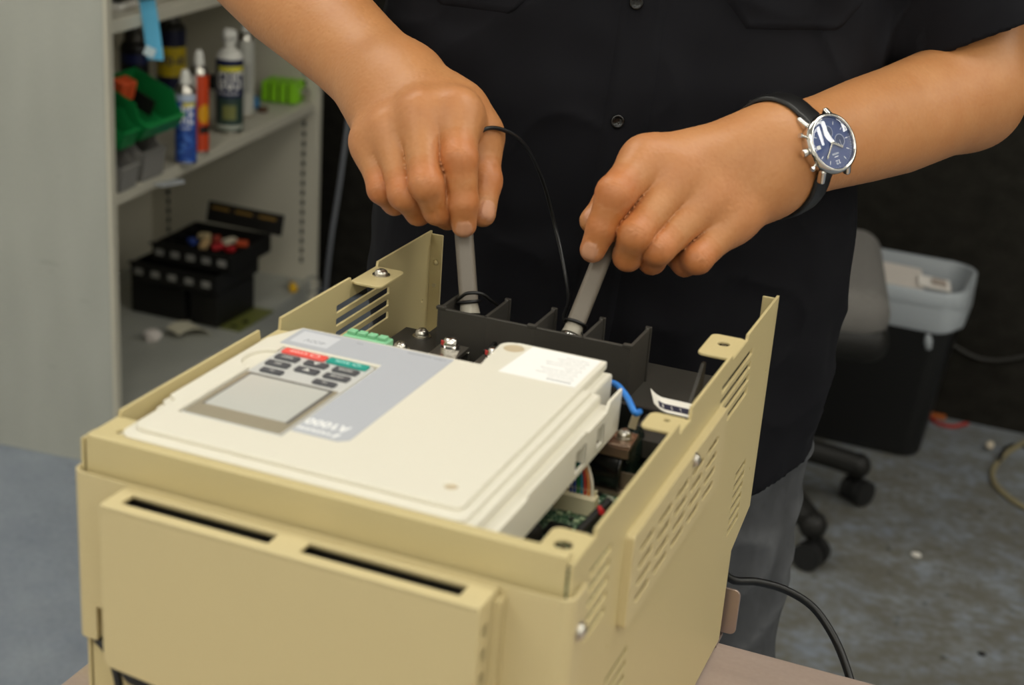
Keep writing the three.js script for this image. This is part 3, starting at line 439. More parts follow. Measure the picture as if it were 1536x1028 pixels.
  paint(g, (x, y, z, nx, ny, nz) => {
    const n = fbm(x * 40, y * 40, z * 40, 2), m = noise.noise(x * 320, y * 320, z * 320);
    let r = 0.48 + n * 0.035 + m * 0.018, gg = 0.208 + n * 0.03 + m * 0.016, b = 0.074 + n * 0.016 + m * 0.010;
    let red = 0;
    for (const F of [...fingers, thumb]) for (const W of F.wr) { const dx = x - W.c.x, dy = y - W.c.y, dz = z - W.c.z, q = (dx * dx + dy * dy + dz * dz) / (W.r * W.r); if (q < 3.2) { red = Math.max(red, Math.exp(-q * 0.9 + 0.5) * 0.9); const w = wrinkle(W, x, y, z); if (w > 0) { const k = w / 0.0011 - 0.5; r += k * 0.03; gg += k * 0.04; b += k * 0.03; } } }
    for (const F of fingers) { const c = F.j[0].p, q = ((x - c.x) ** 2 + (y - c.y) ** 2 + (z - c.z) ** 2) / (F.j[0].r ** 2 * 2.0); red = Math.max(red, Math.exp(-q) * 0.5); const t = F.j[3].p, q2 = ((x - t.x) ** 2 + (y - t.y) ** 2 + (z - t.z) ** 2) / (F.j[3].r ** 2 * 2.5); red = Math.max(red, Math.exp(-q2) * 0.8); }
    r += red * 0.05; gg -= red * 0.022; b -= red * 0.004;
    for (const q of nails) { const e = nailD(q, x, y, z); if (e < 1.0) { r = 0.54; gg = 0.26; b = 0.145; } else if (e < 1.25) { r += 0.03; gg += 0.02; b += 0.015; } }
    return [r, gg, b];
  });
  return { g, field, fingers, thumb };
}
const armR = makeArm({ // his right arm
  fingers: [[[686, 170, 1.087, 0.0156], [689, 238, 1.066, 0.0131], [693, 303, 1.072, 0.0114], [696, 338, 1.079, 0.0090]],
    [[631, 172, 1.087, 0.0146], [639, 276, 1.060, 0.0122], [656, 316, 1.076, 0.0100], [672, 328, 1.092, 0.0086]],
    [[585, 196, 1.097, 0.0138], [606, 291, 1.071, 0.0114], [628, 317, 1.091, 0.0098], [643, 310, 1.106, 0.0088]],
    [[556, 213, 1.108, 0.0126], [573, 284, 1.086, 0.0104], [592, 303, 1.102, 0.0092], [606, 299, 1.114, 0.0082]]],
  thumb: [[672, 160, 1.140, 0.020], [722, 205, 1.122, 0.0142], [728, 272, 1.104, 0.0116], [724, 321, 1.094, 0.0096]],
  wrist: [[615, 126, 1.150, 0.026], [570, 152, 1.150, 0.025]],
  pads: [[[660, 175, 1.125, 0.022], [650, 215, 1.105, 0.02]], [[600, 190, 1.135, 0.022], [590, 230, 1.112, 0.017]], [[690, 165, 1.12, 0.02], [712, 200, 1.112, 0.0165]]],
  limb: [[[611, 124, 1.155, 0.0245], [545, 66, 1.20, 0.0285], [462, -22, 1.26, 0.032], [368, -120, 1.325, 0.038]], [[573, 150, 1.155, 0.0245], [510, 85, 1.20, 0.0285], [420, 10, 1.26, 0.033], [345, -90, 1.325, 0.046]], [[at(350, -105, 1.33), 0.046], [man(-0.185, 1.425, -0.012).lerp(at(362, -150, 1.335), 0.6), 0.05]]],
  nails: [[0, 0.0], [4, 0.5]],
});
const armL = makeArm({ // his left arm
  fingers: [[[970, 244, 1.088, 0.0172], [923, 291, 1.060, 0.0138], [904, 341, 1.066, 0.0112], [889, 375, 1.071, 0.0092]],
    [[1018, 266, 1.088, 0.0158], [953, 352, 1.060, 0.0124], [942, 384, 1.076, 0.0106], [940, 376, 1.094, 0.0090]],
    [[1063, 300, 1.092, 0.0148], [987, 373, 1.067, 0.0118], [978, 390, 1.083, 0.0100], [973, 379, 1.098, 0.0090]],
    [[1103, 328, 1.100, 0.0138], [1046, 388, 1.079, 0.0110], [1027, 394, 1.093, 0.0096], [1014, 385, 1.104, 0.0086]]],
  thumb: [[1075, 262, 1.125, 0.021], [985, 285, 1.115, 0.0158], [915, 305, 1.098, 0.0118], [889, 331, 1.088, 0.0096]],
  wrist: [[1160, 212, 1.118, 0.026], [1164, 262, 1.120, 0.026]],
  pads: [[[1090, 240, 1.115, 0.024], [1000, 258, 1.10, 0.019]], [[1125, 280, 1.12, 0.023], [1080, 320, 1.108, 0.018]]],
  limb: [[[1160, 205, 1.118, 0.0200], [1235, 187, 1.172, 0.0240], [1290, 171, 1.212, 0.0288], [1340, 156, 1.25, 0.0312], [1440, 122, 1.315, 0.037]], [[1168, 262, 1.120, 0.0205], [1243, 239, 1.172, 0.0240], [1298, 220, 1.212, 0.0288], [1350, 202, 1.25, 0.0325], [1455, 150, 1.315, 0.040]], [[1450, 135, 1.315, 0.046], [1449, 20, 1.336, 0.054], [man(0.185, 1.425, -0.012).lerp(at(1455, 60, 1.33), 0.7), 0.052]]],
  nails: [[0, -0.25], [4, -0.4]],
});

// ---- clothing fields, in the man's frame
const table = (T, y) => { if (y <= T[0][0]) return T[0].slice(1); for (let i = 1; i < T.length; i++) if (y <= T[i][0]) { let t = (y - T[i - 1][0]) / (T[i][0] - T[i - 1][0]); t = t * t * (3 - 2 * t); return T[i].slice(1).map((v, k) => T[i - 1][k + 1] + (v - T[i - 1][k + 1]) * t); } return T[T.length - 1].slice(1); };
const TORSO = [[0.68, 0.208, 0.148, 0.004], [0.80, 0.214, 0.152, 0.008], [0.95, 0.219, 0.155, 0.012], [1.08, 0.219, 0.148, 0.008], [1.22, 0.214, 0.134, 0], [1.36, 0.205, 0.118, -0.01], [1.45, 0.17, 0.095, -0.018], [1.52, 0.085, 0.07, -0.02]];
const shR = man(-0.185, 1.425, -0.012), shL = man(0.185, 1.425, -0.012);
const sleeveR = bone(shR, at(362, -150, 1.335), 0.07, 0.069), sleeveL = bone(shL, at(1455, 60, 1.33), 0.072, 0.078);
const hemR = at(362, -128, 1.333), hemL = at(1452, 36, 1.332), dirR = hemR.clone().sub(shR).normalize(), dirL = hemL.clone().sub(shL).normalize();
const coreR = bone(shR, hemR.clone().addScaledVector(dirR, 0.08), 0.05, 0.06), coreL = bone(shL, hemL.clone().addScaledVector(dirL, 0.08), 0.05, 0.064);
const folds = (a, y, b) => {
  const arm = Math.max(0, (y - 0.95) * 2.2), low = Math.max(0, (1.15 - y) * 1.6);
  const v = noise.noise(a * 17 + y * 3, y * 3.2, b * 9), dg = noise.noise(a * 9 + Math.sign(a) * y * 15, y * 8 - Math.abs(a) * 9, 3.3 + b * 6), fine = noise.noise(a * 34, y * 17, b * 30 + 5), hz = noise.noise(a * 7, y * 30, 9 + b * 7);
  const ridge = 1 - Math.abs(noise.noise(a * 11 + y * 5, y * 9 - a * 6, 6.1)) * 2.2;
  return 0.006 * v * Math.min(1, 0.4 + low) + 0.0055 * dg * Math.min(1, 0.35 + arm) + 0.0016 * fine + 0.0018 * hz + 0.0026 * Math.max(0, ridge) ** 3;
};
const shirtField = (x, y, z) => {
  const [a, , b0] = toMan(x, y, z), [ra, rb, off] = table(TORSO, y), b = b0 - off;
  const hem = 0.742 + 0.03 * Math.min(1, (a / 0.2) ** 2) + 0.006 * noise.noise(a * 14, 1, b * 9);
  let t = (Math.pow(Math.pow(Math.abs(a) / ra, 2.5) + Math.pow(Math.abs(b) / rb, 2.5), 1 / 2.5) - 1) * Math.min(ra, rb) * 0.95; t = Math.max(t, y - 1.53); 
  const fr = (x - hemR.x) * dirR.x + (y - hemR.y) * dirR.y + (z - hemR.z) * dirR.z, fl = (x - hemL.x) * dirL.x + (y - hemL.y) * dirL.y + (z - hemL.z) * dirL.z;
  let sr = Math.max(sleeveR(x, y, z), fr), sl = Math.max(sleeveL(x, y, z), fl);
  sr = Math.max(sr, fr > -0.06 ? -coreR(x, y, z) : -1); sl = Math.max(sl, fl > -0.06 ? -coreL(x, y, z) : -1);
  let d = smin(smin(t, sr, 0.03), sl, 0.03);
  if (Math.abs(d) < 0.05) d -= folds(a, y, b) * (t < 0.02 ? 1.15 : 0.45) - 0.001;
  return Math.max(d, hem - y);
};
const shirtCloth = mat('#17171b', 0.85, 0, { specularIntensity: 0.25, sheen: 0.06, sheenRoughness: 0.55, sheenColor: new THREE.Color('#3a3c48') }), denim = new THREE.MeshPhysicalMaterial({ vertexColors: true, roughness: 0.9, specularIntensity: 0.3 });
const shirt = pp('shirt', meshField(shirtField, man(0, 0.70, 0).add(V(-0.42, 0, -0.36)), man(0, 1.56, 0).add(V(0.42, 0, 0.34)), 0.005, 8, 2.2), shirtCloth, person, 'black button-front short-sleeved work shirt');
const front = (a, y) => { let b = 0.24; for (let k = 0; k < 40; k++) { const p = man(a, y, b), d = shirtField(p.x, p.y, p.z); if (d < 0.0003) break; b -= Math.max(0.0004, d * 0.8); } return b; };
const hit = (px, py, f, d0 = 1.0, d1 = 1.8) => { let d = d0; for (let k = 0; k < 200 && d < d1; k++) { const p = at(px, py, d), v = f(p.x, p.y, p.z); if (v < 0.0003) return p; d += Math.max(0.0006, v * 0.6); } return at(px, py, 1.3); };
function patch(name, y0, y1, lim, nu, nv, off, label) { // cloth layer lying on the shirt front
  const P = [], I = [];
  for (let j = 0; j <= nv; j++) { const y = y0 + (y1 - y0) * j / nv, [l, r] = lim(y); for (let i = 0; i <= nu; i++) { const u = i / nu, a = l + (r - l) * u, edge = Math.min(i, nu - i, j, nv - j); const p = man(a, y, front(a, y) + (edge === 0 ? -0.001 : edge === 1 ? off : off * 0.8)); P.push(p.x, p.y, p.z); } }
  for (let j = 0; j < nv; j++) for (let i = 0; i < nu; i++) { const o = j * (nu + 1) + i; I.push(o, o + 1, o + nu + 2, o, o + nu + 2, o + nu + 1); }
  const g = new THREE.BufferGeometry(); g.setAttribute('position', new THREE.Float32BufferAttribute(P, 3)); g.setIndex(I); g.computeVertexNormals(); return pp(name, g, shirtCloth, shirt, label);
}
{
  const b1 = hit(926, 181, shirtField), b2 = hit(954, 3, shirtField), m1 = toMan(b1.x, b1.y, b1.z), m2 = toMan(b2.x, b2.y, b2.z), slope = (m2[0] - m1[0]) / (m2[1] - m1[1]), line = y => m1[0] + (y - m1[1]) * Math.max(-0.2, Math.min(0.2, slope));
  patch('placket', 0.752, 1.44, y => [line(y) - 0.0125, line(y) + 0.026], 9, 140, 0.0022, 'buttoned placket');
  const buttonGeo = merge([lathe([[0, 0.0012], [0.0030, 0.0012], [0.0036, 0.0022], [0.0048, 0.0024], [0.0056, 0.0016], [0.0057, 0], [0, 0]], 24), ...[[1, 1], [-1, 1], [1, -1], [-1, -1]].map(([i, j]) => cyl(0.0006, 0.0003, i * 0.0012, 0.0013, j * 0.0012, 6))]);
  const step = m2[1] - m1[1], bm = mat('#0d0d0d', 0.18);
  for (const y of [m2[1] + 2 * step, m2[1] + step, m2[1], m1[1], m1[1] - step, m1[1] - 2 * step]) {
    if (y > 1.44 || y < 0.77) continue; const a = line(y), b = front(a, y), n = man(0, 0, 1).sub(man(0, 0, 0)), e = 0.006, dn = V(0, 0, 0).addScaledVector(n, 1).addScaledVector(AY, -(front(a, y + e) - front(a, y - e)) / (2 * e)).normalize();
    const g = buttonGeo.clone(); g.applyQuaternion(new THREE.Quaternion().setFromUnitVectors(AY, dn)); const p = man(a, y, b + 0.0025); pp('button', g.translate(p.x, p.y, p.z), bm, shirt, 'glossy black button');
  }
  const c1 = hit(1116, 41, shirtField), c2 = hit(1262, 48, shirtField), c0 = hit(1088, 2, shirtField), q1 = toMan(c1.x, c1.y, c1.z), q2 = toMan(c2.x, c2.y, c2.z), q0 = toMan(c0.x, c0.y, c0.z);
  patch('pocket', q1[1] - 0.002, q1[1] + 0.14, y => { const t = Math.max(0, 1 - (y - q1[1]) / Math.max(0.012, q0[1] - q1[1])); return [q0[0] + (q1[0] - q0[0]) * t, q2[0] + 0.018 - 0.018 * t]; }, 22, 40, 0.0026, 'chest pocket with cut corners');
  const e1 = hit(770, 19, shirtField), e0 = hit(793, 2, shirtField), e2 = hit(650, 4, shirtField), w1 = toMan(e1.x, e1.y, e1.z), w0 = toMan(e0.x, e0.y, e0.z), w2 = toMan(e2.x, e2.y, e2.z);
  patch('pocket', w1[1] - 0.002, w1[1] + 0.14, y => { const t = Math.max(0, 1 - (y - w1[1]) / Math.max(0.012, w0[1] - w1[1])); return [w2[0] - 0.012 + 0.016 * t, w0[0] + (w1[0] - w0[0]) * t]; }, 22, 40, 0.0026, 'chest pocket with cut corners');
}
// ---- jeans and shoes
const legs = [-1, 1].map(s => ({ hip: man(s * 0.105, 0.80, -0.005), knee: man(s * 0.118, 0.46, 0.01), ank: man(s * 0.125, 0.05, -0.02) }));
const legF = legs.map(l => [bone(l.hip, l.knee, 0.108, 0.088), bone(l.knee, l.ank, 0.088, 0.072)]), hips = bone(man(-0.09, 0.84, -0.01), man(0.09, 0.84, -0.01), 0.115, 0.115);
const jeansField = (x, y, z) => {
  const [a, , b] = toMan(x, y, z); let L = smin(legF[0][0](x, y, z), legF[0][1](x, y, z), 0.04), R = smin(legF[1][0](x, y, z), legF[1][1](x, y, z), 0.04);
  let d = smin(L, R, 0.012); d = smin(d, hips(x, y, z), 0.05); d = Math.max(d, y - 0.95, 0.035 - y);
  if (Math.abs(d) < 0.04) { const ridge = Math.max(0, 1 - Math.abs(noise.noise(a * 6 + y * 10, y * 13 - Math.abs(a) * 12, b * 6)) * 3) ** 2; d -= 0.004 * noise.noise(a * 14, y * 11, b * 14) + 0.005 * ridge * Math.exp(-(((y - 0.68) / 0.12) ** 2)) + 0.005 * ridge * Math.exp(-(((y - 0.12) / 0.1) ** 2)); }
  return d;
};
const jg = paint(meshField(jeansField, man(0, 0.02, 0).add(V(-0.34, 0, -0.3)), man(0, 0.96, 0).add(V(0.34, 0, 0.3)), 0.008, 8, 2.0), (x, y, z) => {
  const [a, , b] = toMan(x, y, z), k = fbm(x * 50, y * 14, z * 50, 3), w = noise.noise(x * 260, y * 90, z * 260); const seam = Math.abs(b + 0.01) < 0.008 && Math.abs(a) > 0.17 ? 0.035 : 0;
  const wornLine = Math.max(0, Math.max(0, 1 - Math.abs(noise.noise(a * 6 + y * 10, y * 13 - Math.abs(a) * 12, b * 6)) * 3) ** 3) * 0.02;
  const v = 0.075 + k * 0.035 + w * 0.012 + seam * 1.6 + wornLine * 2; return [v, v * 1.02, v * 1.08];
});
pp('jeans', jg, denim, person, 'faded dark grey jeans');
for (const s of [-1, 1]) {
  const l = legs[(s + 1) / 2], heel = man(s * 0.125, 0.04, -0.05), toe = man(s * 0.145, 0.038, 0.15), sf = [bone(heel, toe, 0.046, 0.042), bone(l.ank.clone().setY(0.09), heel.clone().setY(0.05), 0.05, 0.045)];
  pp('shoe', meshField((x, y, z) => Math.max(smin(sf[0](x, y, z), sf[1](x, y, z), 0.03), 0.002 - y), new THREE.Box3().setFromPoints([heel, toe, l.ank]).min.addScalar(-0.08), new THREE.Box3().setFromPoints([heel, toe, l.ank]).max.addScalar(0.09), 0.008), M.rubber, person, 'black work shoe');
}
// ---- neck and head (bowed towards the work)
const HC = man(0.0, 1.66, 0.035), hd = (a, y, b) => { const p = man(a, 0, b).sub(man(0, 0, 0)), c = Math.cos(0.42), s = Math.sin(0.42); return HC.clone().addScaledVector(MA, a).addScaledVector(AY, y * c - b * s).addScaledVector(MF, b * c + y * s); };
const hl = (x, y, z) => { const dx = x - HC.x, dy = y - HC.y, dz = z - HC.z, c = Math.cos(0.42), s = Math.sin(0.42), f = dx * MF.x + dz * MF.z; return [dx * MA.x + dz * MA.z, dy * c + f * s, f * c - dy * s]; };
const ell = (a, y, b, ca, cy, cb, ra, ry, rb) => { const X = (a - ca) / ra, Y = (y - cy) / ry, Z = (b - cb) / rb; return (Math.sqrt(X * X + Y * Y + Z * Z) - 1) * Math.min(ra, ry, rb); };
const neckB = bone(man(0, 1.44, -0.03), hd(0, -0.06, -0.03), 0.068, 0.06), chestB = bone(man(-0.15, 1.41, -0.02), man(0.15, 1.41, -0.02), 0.066, 0.066), upR = bone(man(-0.185, 1.42, -0.01), at(352, -108, 1.33), 0.056, 0.044), upL = bone(man(0.185, 1.42, -0.01), at(1446, 40, 1.335), 0.056, 0.049);
const skullF = (a, y, b) => smin(ell(a, y, b, 0, 0.035, -0.012, 0.079, 0.095, 0.1), ell(a, y, b, 0, -0.045, 0.025, 0.062, 0.075, 0.068), 0.04);
const headField = (x, y, z) => {
  const [a, yy, b] = hl(x, y, z), s = Math.abs(a); let d = skullF(a, yy, b);
  d = smin(d, ell(a, yy, b, 0, -0.018, 0.098, 0.014, 0.026, 0.02), 0.016); d = smin(d, ell(s, yy, b, 0.012, -0.033, 0.094, 0.009, 0.009, 0.012), 0.008);
  d = Math.max(d, -ell(s, yy, b, 0.031, 0.002, 0.099, 0.017, 0.011, 0.017) - 0.001); d = smin(d, ell(s, yy, b, 0.031, 0.001, 0.078, 0.013, 0.013, 0.013), 0.003); d = smin(d, ell(s, yy, b, 0.03, 0.022, 0.086, 0.022, 0.006, 0.009), 0.012);
  d = smin(d, ell(a, yy, b, 0, -0.062, 0.089, 0.024, 0.0055, 0.01), 0.005); d = smin(d, ell(a, yy, b, 0, -0.073, 0.087, 0.02, 0.006, 0.01), 0.005); d = smin(d, ell(a, yy, b, 0, -0.105, 0.07, 0.026, 0.018, 0.02), 0.02);
  d = smin(d, ell(s, yy, b, 0.083, -0.005, -0.008, 0.008, 0.032, 0.019), 0.006);
  d = smin(d, neckB(x, y, z), 0.035); return Math.min(smin(d, chestB(x, y, z), 0.06), upR(x, y, z), upL(x, y, z));
};
const headG = paint(meshField(headField, HC.clone().add(V(-0.44, -0.6, -0.24)), HC.clone().add(V(0.44, 0.17, 0.24)), 0.006, 8, 2.2), (x, y, z) => {
  const [a, yy, b] = hl(x, y, z), s = Math.abs(a), n = fbm(x * 40, y * 40, z * 40, 2); let c = [0.5 + n * 0.03, 0.232 + n * 0.025, 0.1 + n * 0.015];
  if (b > 0.08 && Math.abs(yy + 0.067) < 0.012 && s < 0.024) c = [0.42, 0.15, 0.1]; const e = Math.hypot((s - 0.031) / 0.012, (yy - 0.001) / 0.0055); if (b > 0.07 && e < 1) c = Math.hypot(s - 0.031, yy - 0.001) < 0.0052 ? [0.03, 0.02, 0.015] : [0.62, 0.58, 0.55]; if (b > 0.07 && Math.hypot((s - 0.031) / 0.019, (yy - 0.023) / 0.0045) < 1) c = [0.03, 0.022, 0.018]; return c;
});
const skin = new THREE.MeshPhysicalMaterial({ vertexColors: true, roughness: 0.47, sheen: 0.12, sheenRoughness: 0.5, sheenColor: new THREE.Color('#d8a078') });
for (const g of [armR.g, armL.g, headG]) g.deleteAttribute('uv');
pp('body', mergeGeometries([armR.g, armL.g, headG], false), skin, person, 'tanned arms and hands, knuckles bent');
pp('hair', meshField((x, y, z) => { const [a, yy, b] = hl(x, y, z); const line = yy - 0.062 + Math.max(0, 0.06 - b) * 1.05 - Math.abs(a) * 0.1; return Math.max(skullF(a, yy, b) - 0.009 + 0.003 * noise.noise(x * 160, y * 90, z * 160), -line, -(yy + 0.075)); }, HC.clone().add(V(-0.16, -0.16, -0.18)), HC.clone().add(V(0.16, 0.17, 0.18)), 0.005, 8, 2.2), mat('#0e0b09', 0.6), person, 'short black hair');

// ---------------------------------------------------------------- test probes, their lead and the wristwatch
const probeMat = mat('#6f675c', 0.45), leadMat = mat('#0c0c0c', 0.4);
function probe(label, top, tip, turn, extra) { // flat rounded stick with a metal end
  const dir = top.clone().sub(tip), len = dir.length(); dir.normalize();
  const t = thing('test_probe', label, 'test probe', tip.toArray(), 0, undefined);
  const side = CRT.clone().addScaledVector(dir, -CRT.dot(dir)).normalize().applyAxisAngle(dir, turn), fw = side.clone().cross(dir);
  const put = g => basis(g, side, dir, fw);
  part('handle', put(rbox(0.0135, len - 0.016, 0.0085, 0.0036, 0, 0.016 + (len - 0.016) / 2, 0, 4)), probeMat, t, 'grey flat handle');
  part('ferrule', put(new THREE.CylinderGeometry(0.0064, 0.0075, 0.008, 24).translate(0, 0.014, 0)), mat('#a39c8d', 0.4), t);
  part('collar', put(new THREE.TorusGeometry(0.0078, 0.0013, 8, 28).rotateX(Math.PI / 2 + 0.12).translate(0, 0.019, 0)), leadMat, t, 'black ring');
  part('tip', put(merge([lathe([[0, 0], [0.0022, 0.0005], [0.0055, 0.004], [0.0068, 0.0085], [0.0062, 0.011], [0, 0.011]], 20)])), M.chrome, t, 'shiny metal end');
  return t;
}
const tipR = V(0.0805, 0.966, -0.343), topR = at(693.5, 318, 1.0935), tipL = V(0.1535, 0.966, -0.344), topL = at(917, 352, 1.0945);
probe('grey flat test probe pinched upright in his right hand', topR, tipR, 0.0);
probe('grey flat test probe held slanting in his watch hand', topL, tipL, 0.0);
// lead running from one hand down to the other probe
single('test_lead', ropeEnds([at(700, 214, 1.10), at(716, 203, 1.092), at(727, 194, 1.09), at(748, 193, 1.10), at(782, 212, 1.12), at(812, 266, 1.15), at(834, 345, 1.17), at(848, 410, 1.15), at(853, 450, 1.12), at(846, 478, 1.085), at(852, 490, 1.068), at(870, 500, 1.065)], 0.0016, 120, 8), leadMat, 'thin black lead arching from his right hand to the slanting probe', 'cable');
single('test_lead', ropeEnds([at(688, 448, 1.08), at(702, 440, 1.072), at(722, 441, 1.072), at(738, 452, 1.08), at(752, 463, 1.10)], 0.0013, 48, 8), leadMat, 'short black loop of lead round the foot of the upright probe', 'cable');

// wristwatch -----------------------------------------------------------
{
  const w0 = at(1182, 239, 1.12), ax = at(1300, 195, 1.21).sub(w0).normalize(), view = EYE.clone().sub(w0).normalize(), n0 = view.clone().addScaledVector(ax, -view.dot(ax)).normalize(), sd0 = ax.clone().cross(n0).normalize(); // ax: towards the elbow
  const n = n0, sd = sd0, face = n0.clone().addScaledVector(view, 0.4).normalize();
  const reach = (dx, dy) => { const d = n.clone().multiplyScalar(dx).addScaledVector(sd, dy); let r = 0.01; for (; r < 0.08; r += 0.0004) { const p = w0.clone().addScaledVector(d, r); if (armL.field(p.x, p.y, p.z) > 0) break; } return r; };
  const lift = reach(1, 0), wc = w0.clone().addScaledVector(n, lift + 0.0072);
  const down = sd.clone(); if (down.dot(CUP) > 0) down.negate();         // twelve points away from the wearer
  const Y = face, X = ax.clone().addScaledVector(face, -ax.dot(face)).normalize().negate(), Z = X.clone().cross(Y);            // local: +x towards the hand (crown), y out of the dial
  const t = thing('wristwatch', 'steel chronograph watch with blue dial and black leather strap', 'watch', wc.toArray());
  const put = g => basis(g, X, Y, Z), sgn = Z.dot(down) > 0 ? 1 : -1;     // sgn*z = twelve o'clock
  const R = 0.0226;
  part('case', put(merge([lathe([[0, -0.0065], [R * 0.88, -0.0065], [R * 0.97, -0.004], [R, 0.0015], [R * 0.985, 0.0038], [R * 0.96, 0.0042]], 56), ...[-1, 1].flatMap(s => [-1, 1].map(q => { const g = rbox(0.0048, 0.006, 0.011, 0.002); g.rotateX(s * 0.6); g.rotateY(q * s * 0.1); return g.translate(q * 0.0132, -0.0038, s * 0.0205); }))])), M.chrome, t, 'polished steel case');
  part('bezel', put(lathe([[R * 0.985, 0.0036], [R * 0.965, 0.0058], [R * 0.9, 0.0064], [R * 0.86, 0.0058], [R * 0.86, 0.0042]], 56)), M.chrome, t);
  const dial = canvasTex(512, 512, (g, w, h) => {
    g.fillStyle = '#1c3a78'; g.fillRect(0, 0, w, h); g.translate(256, 256); g.strokeStyle = '#d9dde4'; g.fillStyle = '#e3e6ea';
    for (let i = 0; i < 60; i++) { g.save(); g.rotate(i * Math.PI / 30); g.fillRect(-1.4, -246, 2.8, i % 5 ? 10 : 16); g.restore(); }
    for (let i = 0; i < 12; i++) if (i && i !== 6) { g.save(); g.rotate(i * Math.PI / 6); g.fillRect(-4, -216, 8, i === 3 ? 20 : 34); g.restore(); }
    g.font = 'bold 56px serif'; g.textAlign = 'center'; g.textBaseline = 'middle'; g.fillText('12', 0, -190); g.font = 'bold 26px serif'; g.fillText('SWISS', 0, -108); g.fillRect(-26, -140, 52, 8);
    g.lineWidth = 4; for (const [x, y] of [[0, 110], [-110, 0]]) { g.beginPath(); g.arc(x, y, 58, 0, 7); g.fillStyle = '#16305f'; g.fill(); g.stroke(); g.fillStyle = '#e3e6ea'; g.fillRect(x - 2, y - 44, 4, 48); }
    g.fillStyle = '#e9e9e6'; g.fillRect(150, -18, 50, 36); 
  });
  const dg = new THREE.CircleGeometry(R * 0.87, 56); // +y of print = twelve
  dg.rotateX(-Math.PI / 2); if (sgn > 0) dg.rotateY(Math.PI);
  part('dial', put(dg.translate(0, 0.0036, 0)), new THREE.MeshPhysicalMaterial({ map: dial, roughness: 0.35 }), t, 'dark blue dial with white markers');
  const hand = (len, w, ang) => put(rbox(w, 0.0004, len, 0.0002, 0, 0, -len / 2 + 0.002).rotateY(ang).translate(0, 0.0045, 0));
  part('hour_hand', hand(0.012, 0.0018, sgn > 0 ? -2.15 : 1.0), M.chrome, t); part('minute_hand', hand(0.016, 0.0014, sgn > 0 ? 2.35 : -0.8), M.chrome, t); part('hub', put(cyl(0.0011, 0.0012, 0, 0.0047, 0, 12)), M.chrome, t);
  part('crystal', put(lathe([[0, 0.0076], [R * 0.45, 0.0072], [R * 0.75, 0.0064], [R * 0.885, 0.0056], [R * 0.885, 0.0049], [R * 0.75, 0.0057], [R * 0.45, 0.0065], [0, 0.0069]], 48)), new THREE.MeshPhysicalMaterial({ color: '#ffffff', roughness: 0.02, transmission: 1, thickness: 0, ior: 1.5 }), t, 'domed clear crystal');
  part('crown', put(lathe([[0, 0.0045], [0.0022, 0.0043], [0.003, 0.0036], [0.0031, 0.0008], [0.0018, 0], [0, 0]], 20).rotateZ(-Math.PI / 2).translate(R + 0.0006, 0.0008, 0)), M.chrome, t);
  for (const s of [-1, 1]) part('pusher', put(merge([cyl(0.0011, 0.004, 0, 0.002, 0, 12), cyl(0.0019, 0.0016, 0, 0.0046, 0, 16)]).rotateZ(-Math.PI / 2).rotateY(s * 0.5).translate(Math.cos(0.5) * R * 0.98, 0.0008, -s * Math.sin(0.5) * R * 0.98)), M.chrome, t);
  // strap follows the wrist
  const N = 72, prof = [[-1, 0], [-1, 0.55], [-0.88, 0.95], [0, 1.12], [0.88, 0.95], [1, 0.55], [1, 0]], P = [], I = [];
  for (let i = 0; i <= N; i++) {
    const th = 0.42 + (Math.PI * 2 - 0.84) * i / N, c = Math.cos(th), s = Math.sin(th); let r = 0; for (const k of [-0.09, 0, 0.09]) r += reach(Math.cos(th + k), Math.sin(th + k)) / 3;
    const hw = 0.0105, tk = 0.0034, d = n.clone().multiplyScalar(c).addScaledVector(sd, s), end = i < 5 ? (5 - i) / 5 : i > N - 5 ? (i - N + 5) / 5 : 0;
    for (const [u, v] of prof) { const p = w0.clone().addScaledVector(d, r + 0.0008 + v * tk + end * 0.0032).addScaledVector(ax, u * hw).sub(wc); P.push(p.x, p.y, p.z); }
  }
  const m = prof.length; for (let i = 0; i < N; i++) for (let j = 0; j < m - 1; j++) { const o = i * m + j; I.push(o, o + 1, o + m + 1, o, o + m + 1, o + m); }
  const g = new THREE.BufferGeometry(); g.setAttribute('position', new THREE.Float32BufferAttribute(P, 3)); g.setIndex(I); g.computeVertexNormals();
  part('strap', g, new THREE.MeshPhysicalMaterial({ color: '#0e0d0d', roughness: 0.38, side: THREE.DoubleSide }), t, 'black leather strap');
  const kp = put(rbox(0.02, 0.0035, 0.004, 0.0012, 0, 0, 0)); // keeper
  part('keeper', kp.translate(0, 0, 0).translate(...n.clone().multiplyScalar(-lift * 0.2).addScaledVector(sd, -(reach(-0.2, -1) + 0.003)).add(w0).sub(wc).toArray()), leadMat, t);
}

